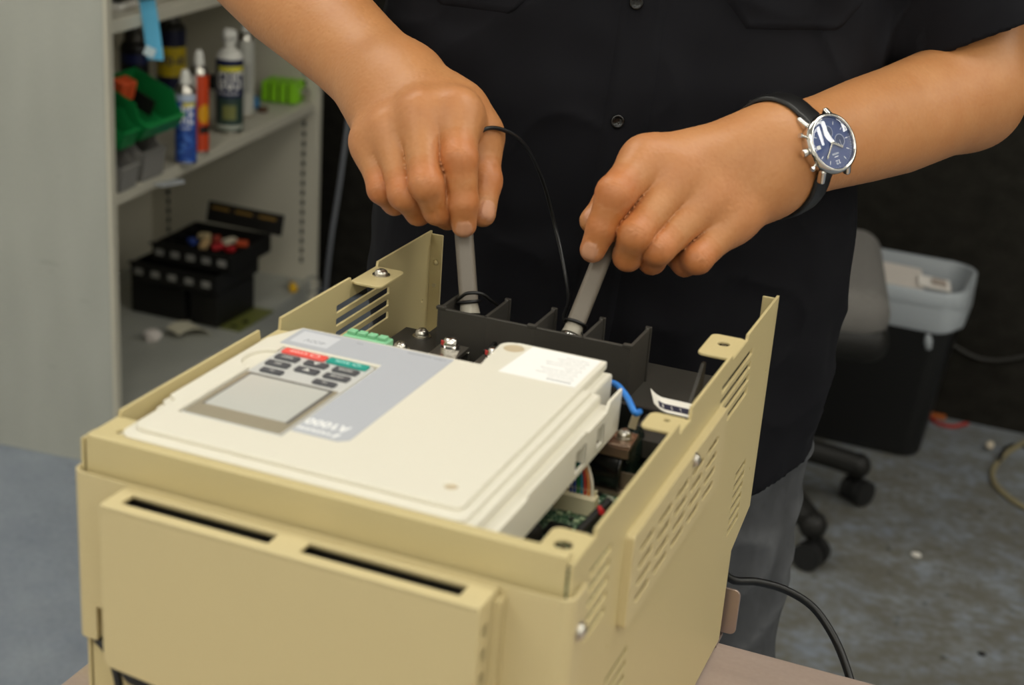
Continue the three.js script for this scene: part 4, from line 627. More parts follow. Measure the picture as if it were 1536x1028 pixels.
// ---------------------------------------------------------------- steel storage cabinet at the left, open towards the man
const CP = onY(172, 701, 0), CT = 0.105, CLEN = 1.0, CDEP = 0.46, SH = 0.548, SH2 = 0.868, BT = 0.09;
const cd = V(-Math.sin(CT), 0, -Math.cos(CT)), cn = V(Math.cos(CT), 0, -Math.sin(CT));
const cab = (s, q, y) => CP.clone().addScaledVector(cd, s).addScaledVector(cn, -q).setY(y);
{
  const tex = dataTex(512, 512, (u, v, i, j) => { const n = noise.noise(i * 0.02, j * 0.02, 4) * 5 + noise.noise(i * 0.4, j * 0.4, 1) * 4, sc = noise.noise(i * 0.012, j * 0.3, 8) > 0.62 ? -10 : 0; return [174 + n + sc, 175 + n + sc, 166 + n + sc]; });
  const steel = new THREE.MeshPhysicalMaterial({ map: tex, roughness: 0.5 }), pale = mat('#c6c1b0', 0.5);  // pale inner panels are lighter than the outside to replace missing light
  const t = thing('storage_cabinet', 'tall grey steel storage cabinet with open shelves of cans and bins', 'cabinet', CP.toArray(), CT);
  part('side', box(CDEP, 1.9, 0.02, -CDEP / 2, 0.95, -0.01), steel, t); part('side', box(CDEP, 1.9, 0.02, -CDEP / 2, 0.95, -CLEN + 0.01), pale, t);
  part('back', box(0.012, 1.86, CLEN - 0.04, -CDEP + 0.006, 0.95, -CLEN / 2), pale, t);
  part('top', box(CDEP, 0.02, CLEN - 0.04, -CDEP / 2, 1.89, -CLEN / 2), steel, t);
  part('bottom', [box(CDEP - 0.012, 0.02, CLEN - 0.04, -CDEP / 2 + 0.006, BT - 0.01, -CLEN / 2), box(0.012, BT - 0.02, CLEN - 0.04, -0.012, (BT - 0.02) / 2, -CLEN / 2)], steel, t);
  for (const z of [-0.0105, -CLEN + 0.0105]) part('front_post', rbox(0.008, 1.9, 0.021, 0.002, 0.004, 0.95, z), pale, t, 'pale rounded front edge');
  for (const y of [SH, SH2, 1.25, 1.58]) part('shelf', [rbox(CDEP - 0.014, 0.024, CLEN - 0.042, 0.002, -CDEP / 2 + 0.005, y - 0.012, -CLEN / 2)], pale, t);
  for (const x of [-0.03, -CDEP + 0.06]) { const sl = []; for (let y = 0.14; y < 1.8; y += 0.025) sl.push(box(0.008, 0.014, 0.002, x, y, -CLEN + 0.0202)); const o = part('slot_strip', sl, M.black, t); o.userData.kind = 'stuff'; }  // slots are thin black boxes, the darkness of the holes put in colour
}
function faceCam(o) { o.rotation.y = Math.atan2(EYE.x - o.position.x, EYE.z - o.position.z) + Math.PI; }
function can(name, label, px, py, r, h, tex, cap, back = 1) {
  const p = onY(px, py, SH); p.addScaledVector(V(p.x - EYE.x, 0, p.z - EYE.z).normalize(), r * back); p.y = SH;
  const t = thing(name, label, 'spray can', p.toArray()); faceCam(t);
  part('body', new THREE.CylinderGeometry(r, r, h - 0.006, 40, 1, true).translate(0, (h + 0.006) / 2 - 0.001, 0), new THREE.MeshPhysicalMaterial({ map: tex, roughness: 0.3 }), t); part('rim', lathe([[0, 0.002], [r * 0.9, 0], [r * 1.01, 0.002], [r * 1.01, 0.006], [r * 0.98, 0.007]], 40), M.zinc, t);
  part('shoulder', lathe([[r * 0.98, h - 0.002], [r * 0.99, h + 0.002], [r * 0.8, h + 0.012], [r * 0.45, h + 0.02], [0, h + 0.021]], 32), cap.shoulder, t);
  cap.build(t, r, h); return t;
}
const nozzle = (m, tall = 0.025) => ({ shoulder: M.zinc, build: (t, r, h) => part('cap', [lathe([[0, tall + 0.018], [r * 0.3, tall + 0.017], [r * 0.42, tall + 0.01], [r * 0.55, 0.02], [r * 0.6, 0.014], [0, 0.014]], 24).translate(0, h, 0)], m, t) });
const wrap = (fn) => canvasTex(512, 512, fn);
const whiteCap = mat('#e4e2da', 0.45), darkTop = mat('#2a2927', 0.35);
can('duster_can', 'white-capped duster can with GUST lettering on the cabinet shelf', 344, 203, 0.030, 0.165, wrap((g, w, h) => {
  g.fillStyle = '#1b2148'; g.fillRect(0, 0, w, h); g.fillStyle = '#33463f'; g.fillRect(0, h * 0.42, w, h); g.fillStyle = '#1b2148'; g.fillRect(0, h * 0.42, w, h * 0.1); g.fillStyle = '#d9cf3f'; g.fillRect(w * 0.36, h * 0.09, w * 0.34, h * 0.07);
  g.fillStyle = '#eceae4'; g.font = 'bold 84px sans-serif'; g.save(); g.translate(w * 0.335, h * 0.4); g.scale(0.95, 2.0); g.fillText('GUST', 0, 0); g.restore(); g.font = 'bold 24px sans-serif'; g.fillText('AIR DUSTER', w * 0.35, h * 0.475);
  g.fillStyle = '#7b7d46'; g.fillRect(w * 0.42, h * 0.62, w * 0.16, h * 0.2); g.fillStyle = '#b9bcae'; g.fillRect(0, h * 0.9, w, h * 0.05); g.fillStyle = '#141c18'; g.fillRect(w * 0.2, h * 0.55, w * 0.16, h * 0.3);
}), { shoulder: whiteCap, build: (t, r, h) => { part('cap', [lathe([[0.012, 0.016], [0.0125, 0.03], [0.016, 0.036], [0.0165, 0.052], [0.012, 0.058], [0, 0.059]], 24).translate(0, h, 0), rotated(rbox(0.030, 0.024, 0.034, 0.009), 0.3, 0, 0.15, 0, h + 0.05, -0.006)], whiteCap, t); } });
can('aerosol_can', 'plain white aerosol can standing behind the duster can', 367, 176, 0.021, 0.175, wrap((g, w, h) => { g.fillStyle = '#c6c5bb'; g.fillRect(0, 0, w, h); g.fillStyle = '#a8a79e'; g.fillRect(w * 0.4, h * 0.3, w * 0.2, h * 0.4); }), nozzle(whiteCap));
can('cleaner_can', 'blue cleaner can with white XE lettering and yellow band', 279, 249, 0.0215, 0.145, wrap((g, w, h) => {
  const gr = g.createLinearGradient(0, 0, w, 0); g.fillStyle = '#2c55ad'; g.fillRect(0, 0, w, h); g.fillStyle = '#b9c6da'; g.fillRect(0, 0, w, h * 0.1); for (let i = 0; i < 260; i++) { g.fillStyle = ['#3d6cc4', '#203f8e', '#5a86d2', '#1b3478'][i % 4]; g.fillRect(rnd() * w, h * (0.5 + rnd() * 0.48), 14 + rnd() * 30, 6 + rnd() * 16); }
  g.fillStyle = '#d8c832'; g.fillRect(w * 0.46, h * 0.11, w * 0.2, h * 0.08); g.fillStyle = '#eef0f2'; g.font = 'bold 92px sans-serif'; g.save(); g.translate(w * 0.42, h * 0.43); g.scale(1.0, 2.1); g.fillText('XE', 0, 0); g.restore(); g.font = 'bold 26px sans-serif'; g.fillText('CLEAN', w * 0.42, h * 0.5);
}), nozzle(whiteCap, 0.028));
can('lubricant_can', 'orange and white lubricant can with a yellow disc, beside the blue can', 299, 232, 0.020, 0.165, wrap((g, w, h) => { g.fillStyle = '#d4481f'; g.fillRect(0, 0, w, h); g.fillStyle = '#e6e3dc'; g.fillRect(w * 0.3, 0, w * 0.16, h); g.fillStyle = '#e8a41c'; g.beginPath(); g.arc(w * 0.6, h * 0.5, 64, 0, 7); g.fill(); g.fillStyle = '#2a211c'; g.fillRect(w * 0.5, h * 0.66, w * 0.22, h * 0.1); }), nozzle(whiteCap, 0.03));
can('oil_can', 'navy oil can with a yellow label at the back of the shelf', 258, 172, 0.034, 0.19, wrap((g, w, h) => { g.fillStyle = '#1a1d3c'; g.fillRect(0, 0, w, h); g.fillStyle = '#d9bd24'; g.fillRect(w * 0.3, h * 0.2, w * 0.42, h * 0.36); g.fillStyle = '#20265e'; g.font = 'bold 66px sans-serif'; g.save(); g.translate(w * 0.34, h * 0.42); g.scale(0.86, 1.2); g.fillText('WD-40', 0, 0); g.restore(); }), { shoulder: darkTop, build: (t, r, h) => { part('cap', lathe([[r * 0.62, 0.012], [r * 0.6, 0.026], [r * 0.3, 0.034], [r * 0.28, 0.046], [0, 0.047]], 24).translate(0, h, 0), mat('#6b6a66', 0.3, 0.6), t); } });
can('paint_can', 'black spray can with a metal dome at the back of the shelf', 204, 196, 0.031, 0.175, wrap((g, w, h) => { g.fillStyle = '#17171c'; g.fillRect(0, 0, w, h); g.fillStyle = '#232a55'; g.fillRect(0, h * 0.06, w, h * 0.12); }), { shoulder: darkTop, build: (t, r, h) => { part('cap', lathe([[r * 0.7, 0.01], [r * 0.68, 0.03], [r * 0.4, 0.042], [r * 0.36, 0.056], [0, 0.058]], 24).translate(0, h, 0), mat('#55534f', 0.35, 0.5), t); } });

// stacking bins -----------------------------------------------------------
function stackBin(name, label, w, d, h, m, group) { // open box with a low scooped front (front = +x)
  const t = thing(name, label, 'storage bin', [0, 0, 0], 0, group), k = 0.0025;
  part('base', box(d, k, w, 0, k / 2, 0), m, t); part('back_wall', box(k, h, w, -d / 2 + k / 2, h / 2, 0), m, t);
  for (const s of [-1, 1]) part('side_wall', slab(poly([[-d / 2, 0], [d / 2, 0], [d / 2 + 0.006, h * 0.5], [d / 2 - 0.012, h * 0.62], [d / 2 - 0.03, h], [-d / 2, h]]), k).translate(0, 0, s * (w / 2 - k / 2) - k / 2), m, t);
  part('front_lip', [slab(poly([[d / 2 - k, 0], [d / 2, 0], [d / 2 + 0.008, h * 0.5], [d / 2 + 0.014, h * 0.54], [d / 2 + 0.004, h * 0.56]]), w).translate(0, 0, -w / 2)], m, t);
  return t;
}
const greyBin = mat('#87847f', 0.5), greenBin = mat('#157a3c', 0.4);
const place = (o, p, ry, rx = 0, rz = 0) => { o.position.copy(p); o.rotation.set(rx, ry, rz, 'YXZ'); return o; };
{
  const f1 = cab(0.172, 0.055, SH);
  place(stackBin('storage_bin', 'grey plastic stacking bin on the shelf beneath the tilted green bin', 0.075, 0.11, 0.105, greyBin), f1.setY(SH), CT - 0.05);
  const f0 = cab(0.074, 0.055, SH);
  place(stackBin('storage_bin', 'ribbed grey stacking bin at the shelf end beside the cabinet wall', 0.06, 0.11, 0.085, greyBin), f0.setY(SH), CT);
  const g1 = stackBin('storage_bin', 'large green bin tilted forwards, holding orange packs', 0.12, 0.125, 0.066, greenBin); place(g1, cab(0.188, 0.05, SH + 0.108), CT - 0.15, 0.05, -0.36);
  const g2 = stackBin('storage_bin', 'small green bin resting on the ribbed grey bin', 0.055, 0.1, 0.062, greenBin); place(g2, f0.clone().add(V(0.004, 0.0865, -0.002)), CT, 0, -0.12);
  for (const [i, dz] of [[0, 0.012], [1, -0.012]]) { const m = single('orange_pack', rbox(0.03, 0.04, 0.02, 0.004), mat('#d8552a', 0.5), i ? 'orange pack leaning in the green bin, beside its wall' : 'orange pack in the middle of the green bin', 'pack', 'orange packs in the green bin'); m.position.copy(g1.position).add(V(0.0, 0.062, 0.03 + dz)); m.rotation.set(0.05, CT - 0.15, -0.3); }
  const bk = single('divider', rbox(0.07, 0.034, 0.004, 0.001), M.black, 'black divider plate standing in the green bin', 'divider'); bk.position.copy(g1.position).add(V(0.006, 0.034, -0.012)); bk.rotation.set(0, CT - 0.15, -0.36);
  const sp = single('plastic_scoop', [slab(poly([[-0.03, -0.015], [0.025, -0.018], [0.034, 0], [0.02, 0.014], [-0.03, 0.012]]), 0.002, 0.0004).rotateX(-Math.PI / 2), box(0.05, 0.006, 0.0015, 0, 0.003, 0.014)], mat('#b9bcbd', 0.2, 0, { transmission: 0.35, thickness: 0 }), 'clear plastic scoop lying at the shelf edge by the blue can', 'scoop'); sp.position.copy(onY(262, 276, SH + 0.001)).addScaledVector(cn, -0.012).setY(SH + 0.0005); sp.rotation.y = CT + 1.2;
}
// far end of the shelf
{
  const q = onY(440, 154, SH); const t = thing('grip_pad', 'lime green ribbed grip pad at the far end of the shelf', 'grip pad', q.clone().addScaledVector(cn, -0.02).setY(SH).toArray(), CT + 0.1);
  const lime = mat('#86c81c', 0.45); part('body', rbox(0.07, 0.034, 0.05, 0.008, -0.005, 0.017, 0), lime, t);
  for (const i of [-1.5, -0.5, 0.5, 1.5]) part('rib', [rotated(rbox(0.0125, 0.006, 0.052, 0.002), 0, 0, 0, i * 0.0165 - 0.005, 0.036, 0), rbox(0.0125, 0.034, 0.006, 0.002, i * 0.0165 - 0.005, 0.02, 0.026)], lime, t); for (const i of [-1, 0, 1]) part('groove', [box(0.004, 0.002, 0.05, i * 0.0165 - 0.005, 0.0342, 0), box(0.004, 0.028, 0.002, i * 0.0165 - 0.005, 0.018, 0.0252)], M.black, t); t.scale.setScalar(1.35);
  part('ferrule', rotated(cyl(0.008, 0.014, 0, 0, 0, 16), 0, 0, Math.PI / 2, 0.036, 0.02, 0), M.zinc, t);
  const b = onY(390, 163, SH); single('blue_clamp', [rbox(0.05, 0.018, 0.026, 0.004, 0, 0.009, 0), rbox(0.024, 0.014, 0.03, 0.004, -0.012, 0.024, -0.002), cyl(0.008, 0.012, 0.018, 0.022, 0, 14)], mat('#2f78ad', 0.45), 'small blue plastic clamp lying beside the lime green pad', 'clamp').position.copy(b).addScaledVector(cn, -0.03).setY(SH);
  const d = onY(402, 140, SH); const dev = thing('handheld_meter', 'black and grey handheld meter lying behind the blue clamp', 'meter', d.clone().addScaledVector(cn, -0.1).setY(SH).toArray(), CT + 0.5); part('case', rbox(0.11, 0.034, 0.05, 0.006, 0, 0.017, 0), M.black, dev); part('face', rbox(0.08, 0.003, 0.036, 0.001, 0, 0.0352, 0), mat('#8b8a86', 0.4), dev);
  single('wood_block', rbox(0.02, 0.012, 0.018, 0.002), mat('#5a3c2c', 0.7), 'small brown block in front of the blue clamp', 'block').position.copy(onY(394, 168, SH)).setY(SH + 0.006);
}
// upper shelf: spiral notebook and a blue tag
{
  const p = cab(0.26, 0.05, SH2), t = thing('spiral_notebook', 'white wire-bound notebook at the edge of the upper shelf', 'notebook', p.toArray(), CT); part('pages', rbox(0.075, 0.014, 0.24, 0.002, -0.03, 0.0075, 0), M.paper, t); part('cover', box(0.076, 0.0012, 0.242, -0.03, 0.0152, 0), M.black, t);
  const c = []; for (let i = 0; i < 22; i++) c.push(new THREE.TorusGeometry(0.009, 0.0014, 6, 16).translate(0.012, 0.0105, -0.115 + i * 0.011)); const o = part('wire_binding', c, M.zinc, t); o.userData.kind = 'stuff';
  const a = cab(0.135, -0.012, 0.905), g = new THREE.BoxGeometry(0.03, 0.12, 0.0012, 1, 10, 1).translate(0, -0.06, 0), P = g.attributes.position; for (let i = 0; i < P.count; i++) { const y = P.getY(i); P.setZ(i, P.getZ(i) + 0.008 * Math.sin(y * 22)); P.setX(i, P.getX(i) - y * 0.12); } g.computeVertexNormals();
  const tg = thing('paper_tag', 'light blue paper tag hanging from the upper shelf edge', 'tag', a.toArray(), CT + 0.35); part('strip', g, mat('#5fb6dc', 0.6), tg); part('fold', rotated(box(0.032, 0.003, 0.002), 0, 0, 0.2, 0.0, -0.008, 0.004), M.black, tg); part('sticker', rotated(rbox(0.02, 0.018, 0.0008, 0.0003), 0, 0, -0.4, 0.006, -0.103, 0.0095), mat('#c9dbe0', 0.6), tg);
}
// bottom of the cabinet: parts organisers, boards, scraps ---------------------
{
  const org = (label, corner, w, d, h, n, turn) => { // corner = lower right end of its labelled long side
    const t = thing('parts_organizer', label, 'parts organizer', corner.toArray(), turn, 'black parts organisers'); const k = 0.003;
    part('tray', [box(w, k, d, -w / 2, k / 2, -d / 2), box(w, h, k, -w / 2, h / 2, -k / 2), box(w, h, k, -w / 2, h / 2, -d + k / 2), box(k, h, d, -k / 2, h / 2, -d / 2), box(k, h, d, -w + k / 2, h / 2, -d / 2), rbox(w + 0.008, 0.005, 0.012, 0.001, -w / 2, h, 0)], M.black, t);
    for (let i = 1; i < 4; i++) part('divider', box(w - 2 * k, h * 0.8, 0.0015, -w / 2, h * 0.42, -d * i / 4), M.black, t);
    for (let i = 0; i < n; i++) part('label_card', rbox(0.021, 0.015, 0.0015, 0.0003, -w + (i + 0.5) * w / n, h * 0.55, 0.0014), mat('#8c8a84', 0.7), t, 'pale label card');
    return t;
  };
  const c1 = onY(345, 412, 0.225), c2 = onY(322, 444, 0.18);
  org('black parts organiser with pale label cards, topmost of the stack', c1.setY(0.225), 0.2, 0.2, 0.042, 5, 0.06);
  org('black parts organiser with pale label cards, underneath the topmost one', c2.setY(0.18), 0.22, 0.2, 0.042, 5, 0.03);
  const cc = ['#b8232a', '#b8232a', '#c9a878', '#27408a', '#c04a22', '#d8cdb4', '#a33a2a', '#c8b48a'];
  cc.forEach((c, i) => { const m = single('electronic_part', rbox(0.02 + (i % 3) * 0.008, 0.012, 0.018, 0.003), mat(c, 0.5), ['red plastic part in the topmost organiser', 'dark red plastic part in the topmost organiser', 'tan part in the topmost organiser', 'blue part in the topmost organiser', 'orange part in the topmost organiser', 'cream part in the topmost organiser', 'brownish red part in the topmost organiser', 'sand coloured part in the topmost organiser'][i], 'component', 'loose parts in the topmost organiser'); m.position.copy(c1).add(V(-0.03 - (i % 4) * 0.034, 0.042, -0.05 - Math.floor(i / 4) * 0.05)); m.rotation.set(0.1, i * 0.9, 0.1); });
  const lid = thing('organizer_lid', 'black organiser lid with ochre strips leaning behind the stack', 'lid', c1.clone().add(V(-0.085, 0.044, -0.196)).toArray(), 0.06); const tilt = new THREE.Group();
  part('plate', rotated(rbox(0.2, 0.05, 0.006, 0.002, 0, 0.025, 0), -0.25, 0, -0.03), M.black, lid); for (const i of [0, 1, 2]) part('strip', rotated(box(0.045, 0.006, 0.001, -0.065 + i * 0.062, 0.036, 0.0036), -0.25, 0, -0.03), mat('#8a6a2c', 0.5), lid);
  const under = [[-0.03, 0.085], [-0.12, 0.08], [-0.19, 0.088]]; under.forEach(([dx, h], i) => single('relay_box', [rbox(0.075, h, 0.16, 0.003, 0, h / 2, 0), rbox(0.05, 0.012, 0.002, 0.001, 0, h - 0.012, 0.081)], M.black, ['black relay box under the organisers, over the green board', 'black relay box under the organisers, between two others', 'black relay box under the organisers, deepest in the cabinet'][i], 'box', 'black boxes under the organisers').position.copy(c2).add(V(dx - 0.012, 0, -0.1)).setY(BT + (i === 0 ? 0.004 : 0)));
  const b = onY(352, 496, BT), bt = thing('circuit_board', 'yellowish green bare circuit board on the cabinet floor', 'circuit board', b.setY(BT).toArray(), 0.03);
  part('board', box(0.125, 0.003, 0.16, -0.045, 0.0016, -0.075), mat('#6f7338', 0.45), bt); part('chip', [rbox(0.01, 0.006, 0.01, 0.001, 0.0, 0.006, -0.05)], M.black, bt); part('chip', rbox(0.016, 0.004, 0.006, 0.001, -0.01, 0.005, -0.012), M.black, bt);
  const pg = new THREE.IcosahedronGeometry(0.017, 4), P = pg.attributes.position; for (let i = 0; i < P.count; i++) { const v = V(P.getX(i), P.getY(i), P.getZ(i)), k = 1 + 0.55 * noise.noise(v.x * 130, v.y * 130, v.z * 130) + 0.2 * noise.noise(v.x * 320, v.y * 320, v.z * 320); P.setXYZ(i, v.x * k, v.y * k * 0.8, v.z * k); } pg.computeVertexNormals();
  single('paper_ball', pg, mat('#e6ded8', 0.85), 'crumpled white paper ball on the cabinet floor', 'paper').position.copy(onY(229, 511, BT)).setY(BT + 0.0125);
  const cgm = new THREE.BoxGeometry(0.055, 0.0012, 0.085, 1, 1, 14), Q = cgm.attributes.position; for (let i = 0; i < Q.count; i++) { const z = Q.getZ(i); Q.setY(i, Q.getY(i) + 0.018 - 9.0 * z * z + 0.2 * z); } cgm.computeVertexNormals();
  const card = single('paper_card', cgm, mat('#dfd9c0', 0.8), 'curled beige card beside the crumpled paper', 'card'); card.position.copy(onY(284, 503, BT)).setY(BT + 0.0075); card.rotation.y = -0.45;
  const y = onY(452, 443, BT).addScaledVector(cn, -0.02), sd_ = thing('screwdriver', 'small screwdriver with a yellow handle at the cabinet edge', 'screwdriver', y.setY(BT + 0.012).toArray(), 2.2); part('handle', rotated(lathe([[0, 0], [0.009, 0.001], [0.0115, 0.006], [0.0105, 0.03], [0.007, 0.04], [0, 0.041]], 8), 0, 0, -Math.PI / 2), mat('#e2b010', 0.25), sd_); part('blade', rotated(cyl(0.0025, 0.06, 0, 0.07, 0, 10), 0, 0, -Math.PI / 2), M.zinc, sd_);
  const ring = single('tape_ring', new THREE.TorusGeometry(0.02, 0.004, 10, 32), mat('#a9a79c', 0.25, 0, { transmission: 0.3 }), 'clear plastic ring standing beside the yellow screwdriver', 'ring'); ring.position.copy(onY(467, 441, BT)).setY(BT + 0.0245); ring.rotation.y = 1.0;
}
// ---------------------------------------------------------------- waste bin, liner and rubbish
function ringLoft(levels, n = 64) { // rounded-rectangle sections: [halfX, halfZ, cornerR, y]
  const P = [], I = []; for (const [hx, hz, r, y] of levels) for (let i = 0; i < n; i++) { const q = i / n * 4, s = Math.floor(q), t = (q - s), cx = [1, -1, -1, 1][s] * (hx - r), cz = [1, 1, -1, -1][s] * (hz - r), a = s * Math.PI / 2 + t * Math.PI / 2; P.push(cx + Math.cos(a) * r, y, cz + Math.sin(a) * r); }
  for (let l = 0; l < levels.length - 1; l++) for (let i = 0; i < n; i++) { const a = l * n + i, b = l * n + (i + 1) % n; I.push(a, a + n, b, b, a + n, b + n); }
  const g = new THREE.BufferGeometry(); g.setAttribute('position', new THREE.Float32BufferAttribute(P, 3)); g.setIndex(I); g.computeVertexNormals(); return g;
}
{
  const B = [0.112, 0, -2.605], H = 0.385;
  const t = thing('waste_bin', 'black plastic waste bin with a grey liner by the dark partition', 'waste bin', B);
  part('body', ringLoft([[0.0, 0.0, 0, 0.004], [0.14, 0.09, 0.04, 0.0], [0.145, 0.094, 0.04, 0.01], [0.182, 0.122, 0.05, H - 0.03], [0.182, 0.122, 0.05, H], [0.176, 0.116, 0.047, H], [0.172, 0.112, 0.045, H - 0.03], [0.137, 0.087, 0.037, 0.012], [0, 0, 0, 0.012]]), new THREE.MeshPhysicalMaterial({ color: '#0b0b0b', roughness: 0.45, side: THREE.DoubleSide }), t);
  const lin = new THREE.MeshPhysicalMaterial({ color: '#a9afb4', roughness: 0.4, transmission: 0.12, thickness: 0, side: THREE.DoubleSide });
  const g = ringLoft([[0.148, 0.093, 0.04, H - 0.12], [0.168, 0.109, 0.045, H - 0.04], [0.175, 0.116, 0.048, H + 0.003], [0.184, 0.124, 0.052, H + 0.008], [0.190, 0.130, 0.055, H + 0.002], [0.191, 0.131, 0.055, H - 0.022], [0.187, 0.128, 0.054, H - 0.026], [0.1895, 0.130, 0.055, H - 0.032], [0.1895, 0.1305, 0.055, H - 0.07], [0.1875, 0.128, 0.054, H - 0.078]], 96), P = g.attributes.position;
  for (let i = 0; i < P.count; i++) { const x = P.getX(i), y = P.getY(i), z = P.getZ(i), k = y < H - 0.03 ? 0.0035 : 0.002; P.setXYZ(i, x + k * noise.noise(x * 30, y * 40, z * 30), y + (y < H - 0.06 ? 0.012 * noise.noise(x * 14, 2, z * 14) : 0.003 * noise.noise(x * 20, y * 20, z * 20)), z + k * noise.noise(z * 30, x * 30, y * 40)); } g.computeVertexNormals();
  const liner = single('bin_liner', g, lin, 'pale grey plastic liner folded over the waste bin rim', 'bin liner'); liner.position.set(...B);
  const knot = part('tie', [rotated(lathe([[0, 0], [0.006, 0.002], [0.009, 0.02], [0.005, 0.034], [0, 0.036]], 10), 0.15, 0, 0.2, 0.132, H - 0.118, 0.128)], lin, liner);
  const ct = thing('food_carton', 'white paper carton dropped in the waste bin', 'carton', [B[0] + 0.02, H - 0.085, B[2] - 0.01], 0.25); part('box', rotated(rbox(0.16, 0.1, 0.1, 0.006), 0.25, 0, -0.1, -0.02, 0.03, 0), mat('#cdc5bd', 0.8), ct); part('flap', [rotated(box(0.07, 0.004, 0.045), 0.2, 0, -0.12, 0.085, 0.07, 0.025)], mat('#e3ddd6', 0.75), ct); part('window', [rotated(box(0.03, 0.004, 0.024), 0.2, 0, -0.12, 0.095, 0.0745, 0.028)], mat('#a99c92', 0.7), ct);
}
// ---------------------------------------------------------------- swivel chair behind the man
{
  const t = thing('office_chair', 'swivel chair with grey cloth seat and black castors behind the man', 'chair', [-0.06, 0, -2.1], 0.2);
  const cl = new THREE.MeshPhysicalMaterial({ roughness: 0.95, map: dataTex(256, 256, (u, v, i, j) => { const n = noise.noise(i * 0.7, j * 0.7, 1) * 34 + noise.noise(i * 0.1, j * 0.1, 2) * 10; return [104 + n, 101 + n, 97 + n]; }, true, [3, 3]) });
  const sg = rbox(0.47, 0.1, 0.46, 0.048, 0, 0.49, 0, 6); part('seat', sg, cl, t, 'grey woven seat cushion'); part('seat_pan', rbox(0.478, 0.07, 0.468, 0.034, 0, 0.446, 0, 5), M.black, t);
  part('backrest', rotated(rbox(0.42, 0.42, 0.06, 0.028, 0, 0.84, 0.0, 5), 0.1, 0, 0, -0.02, 0.0, -0.32), cl, t); part('back_post', rbox(0.06, 0.36, 0.02, 0.006, -0.02, 0.6, -0.235), M.black, t);
  part('column', [cyl(0.027, 0.26, 0, 0.25, 0), cyl(0.018, 0.3, 0, 0.3, 0)], M.black, t);
  for (let i = 0; i < 5; i++) {
    const a = i * Math.PI * 2 / 5 + 0.333, x = Math.cos(a) * 0.27, z = -Math.sin(a) * 0.27; const arm = [tube([V(0, 0.125, 0), V(x * 0.5, 0.12, z * 0.5), V(x * 0.95, 0.085, z * 0.95)], 0.024, 16, 12), new THREE.SphereGeometry(0.027, 16, 10).translate(x * 0.97, 0.082, z * 0.97)];
    part('base_arm', arm, M.black, t); const c = part('castor', [rotated(cyl(0.027, 0.022, 0, 0, 0, 24), Math.PI / 2, a + 0.5, 0, x + 0.014 * Math.cos(a + 2), 0.0275, z - 0.014 * Math.sin(a + 2)), rotated(cyl(0.027, 0.022, 0, 0, 0, 24), Math.PI / 2, a + 0.5, 0, x - 0.014 * Math.cos(a + 2), 0.0275, z + 0.014 * Math.sin(a + 2)), cyl(0.006, 0.05, x, 0.06, z, 10)], M.rubber, t);
  }
}
// ---------------------------------------------------------------- cables and litter
single('power_cord', ropeEnds([V(0.2, 0.79, -0.43), V(0.245, 0.775, -0.46), at(1096, 869, 1.215), at(1135, 873, 1.225), at(1180, 886, 1.235), at(1220, 912, 1.24), at(1250, 955, 1.235), at(1271, 1006, 1.22), at(1282, 1050, 1.21), at(1286, 1120, 1.22), onY(1292, 1300, 0.3)], 0.0034, 120, 10), leadMat, 'black power cord arching from the drive over the table edge', 'cable');
single('floor_cable', ropeEnds([onY(1580, 640, 0.006), onY(1536, 664, 0.006), onY(1508, 682, 0.006), onY(1489, 708, 0.006), onY(1494, 728, 0.006), onY(1518, 750, 0.006), onY(1560, 775, 0.006)], 0.006, 60, 10), mat('#8a8062', 0.5), 'tan cable looped on the floor by the partition', 'cable');
single('floor_cable', ropeEnds([onY(1500, 690, 0.016), onY(1508, 672, 0.014), onY(1530, 668, 0.004), onY(1570, 690, 0.004)], 0.0035, 40, 8), leadMat, 'thin black cable crossing the tan floor cable', 'cable');
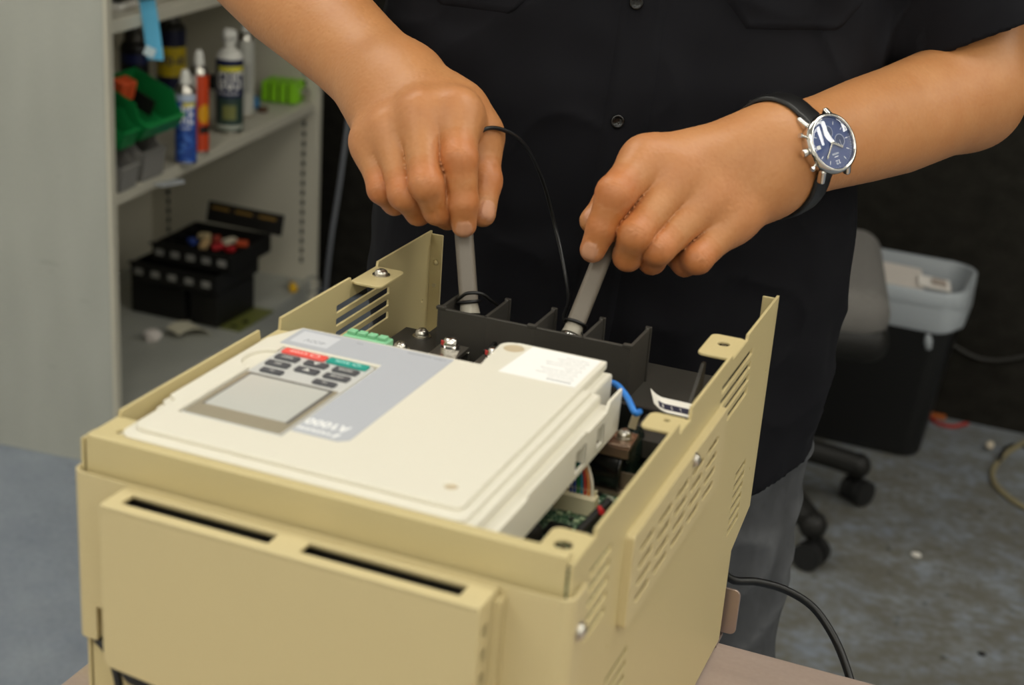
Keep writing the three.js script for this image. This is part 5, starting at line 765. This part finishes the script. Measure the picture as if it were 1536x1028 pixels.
single('wall_cable', ropeEnds([onZ(1405, 495, -2.782), onZ(1430, 518, -2.78), onZ(1470, 538, -2.78), onZ(1510, 540, -2.78), onZ(1560, 528, -2.782)], 0.005, 40, 8), mat('#2b2925', 0.6), 'dark cable sagging along the partition beside the bin', 'cable');
single('hanging_cable', ropeEnds([onZ(540, 40, -2.74), onZ(530, 120, -2.735), onZ(521, 190, -2.73), onZ(509, 280, -2.735), onZ(498, 350, -2.735), onZ(489, 430, -2.74), onZ(480, 560, -2.75)], 0.005, 50, 10), mat('#8b8e94', 0.3), 'shiny cable with its highlight painted grey, hanging between the cabinet and the man', 'cable');  // bright grey carries the gloss highlight of a dark cable
single('wire_scrap', ropeEnds([onY(1396, 626, 0.004), onY(1404, 634, 0.004), onY(1425, 640, 0.004), onY(1450, 636, 0.006)], 0.0045, 30, 8), mat('#a32a22', 0.5), 'red wire scrap on the floor beside the bin', 'wire');
single('orange_scrap', rbox(0.045, 0.01, 0.018, 0.004), mat('#a8571c', 0.6), 'orange plastic scrap against the partition behind the red wire', 'scrap').position.copy(onY(1404, 624, 0.006));
single('foam_scrap', new THREE.CapsuleGeometry(0.009, 0.018, 6, 12).rotateX(1.3), mat('#c9bda8', 0.8), 'cream foam plug on the floor near the tan cable', 'scrap').position.copy(onY(1485, 668, 0.01));
{ const g = new THREE.IcosahedronGeometry(0.007, 2), P = g.attributes.position; for (let i = 0; i < P.count; i++) { const k = 1 + 0.6 * noise.noise(P.getX(i) * 300, P.getY(i) * 300, P.getZ(i) * 300); P.setXYZ(i, P.getX(i) * k * 1.3, P.getY(i) * k * 0.5, P.getZ(i) * k); } g.computeVertexNormals(); single('paper_scrap', g, mat('#d8d4cc', 0.8), 'tiny white paper scrap alone on the floor', 'scrap').position.copy(onY(1374, 832, 0.0035)); }
for (const [x, y, l] of [[1292, 757, 'black crumb on the floor below the castors'], [1473, 981, 'black crumb on the floor near the table edge']]) single('dirt_crumb', new THREE.IcosahedronGeometry(0.006, 1).scale(1.2, 0.5, 1), M.rubber, l, 'crumb').position.copy(onY(x, y, 0.003));
renderer.render(scene, camera);
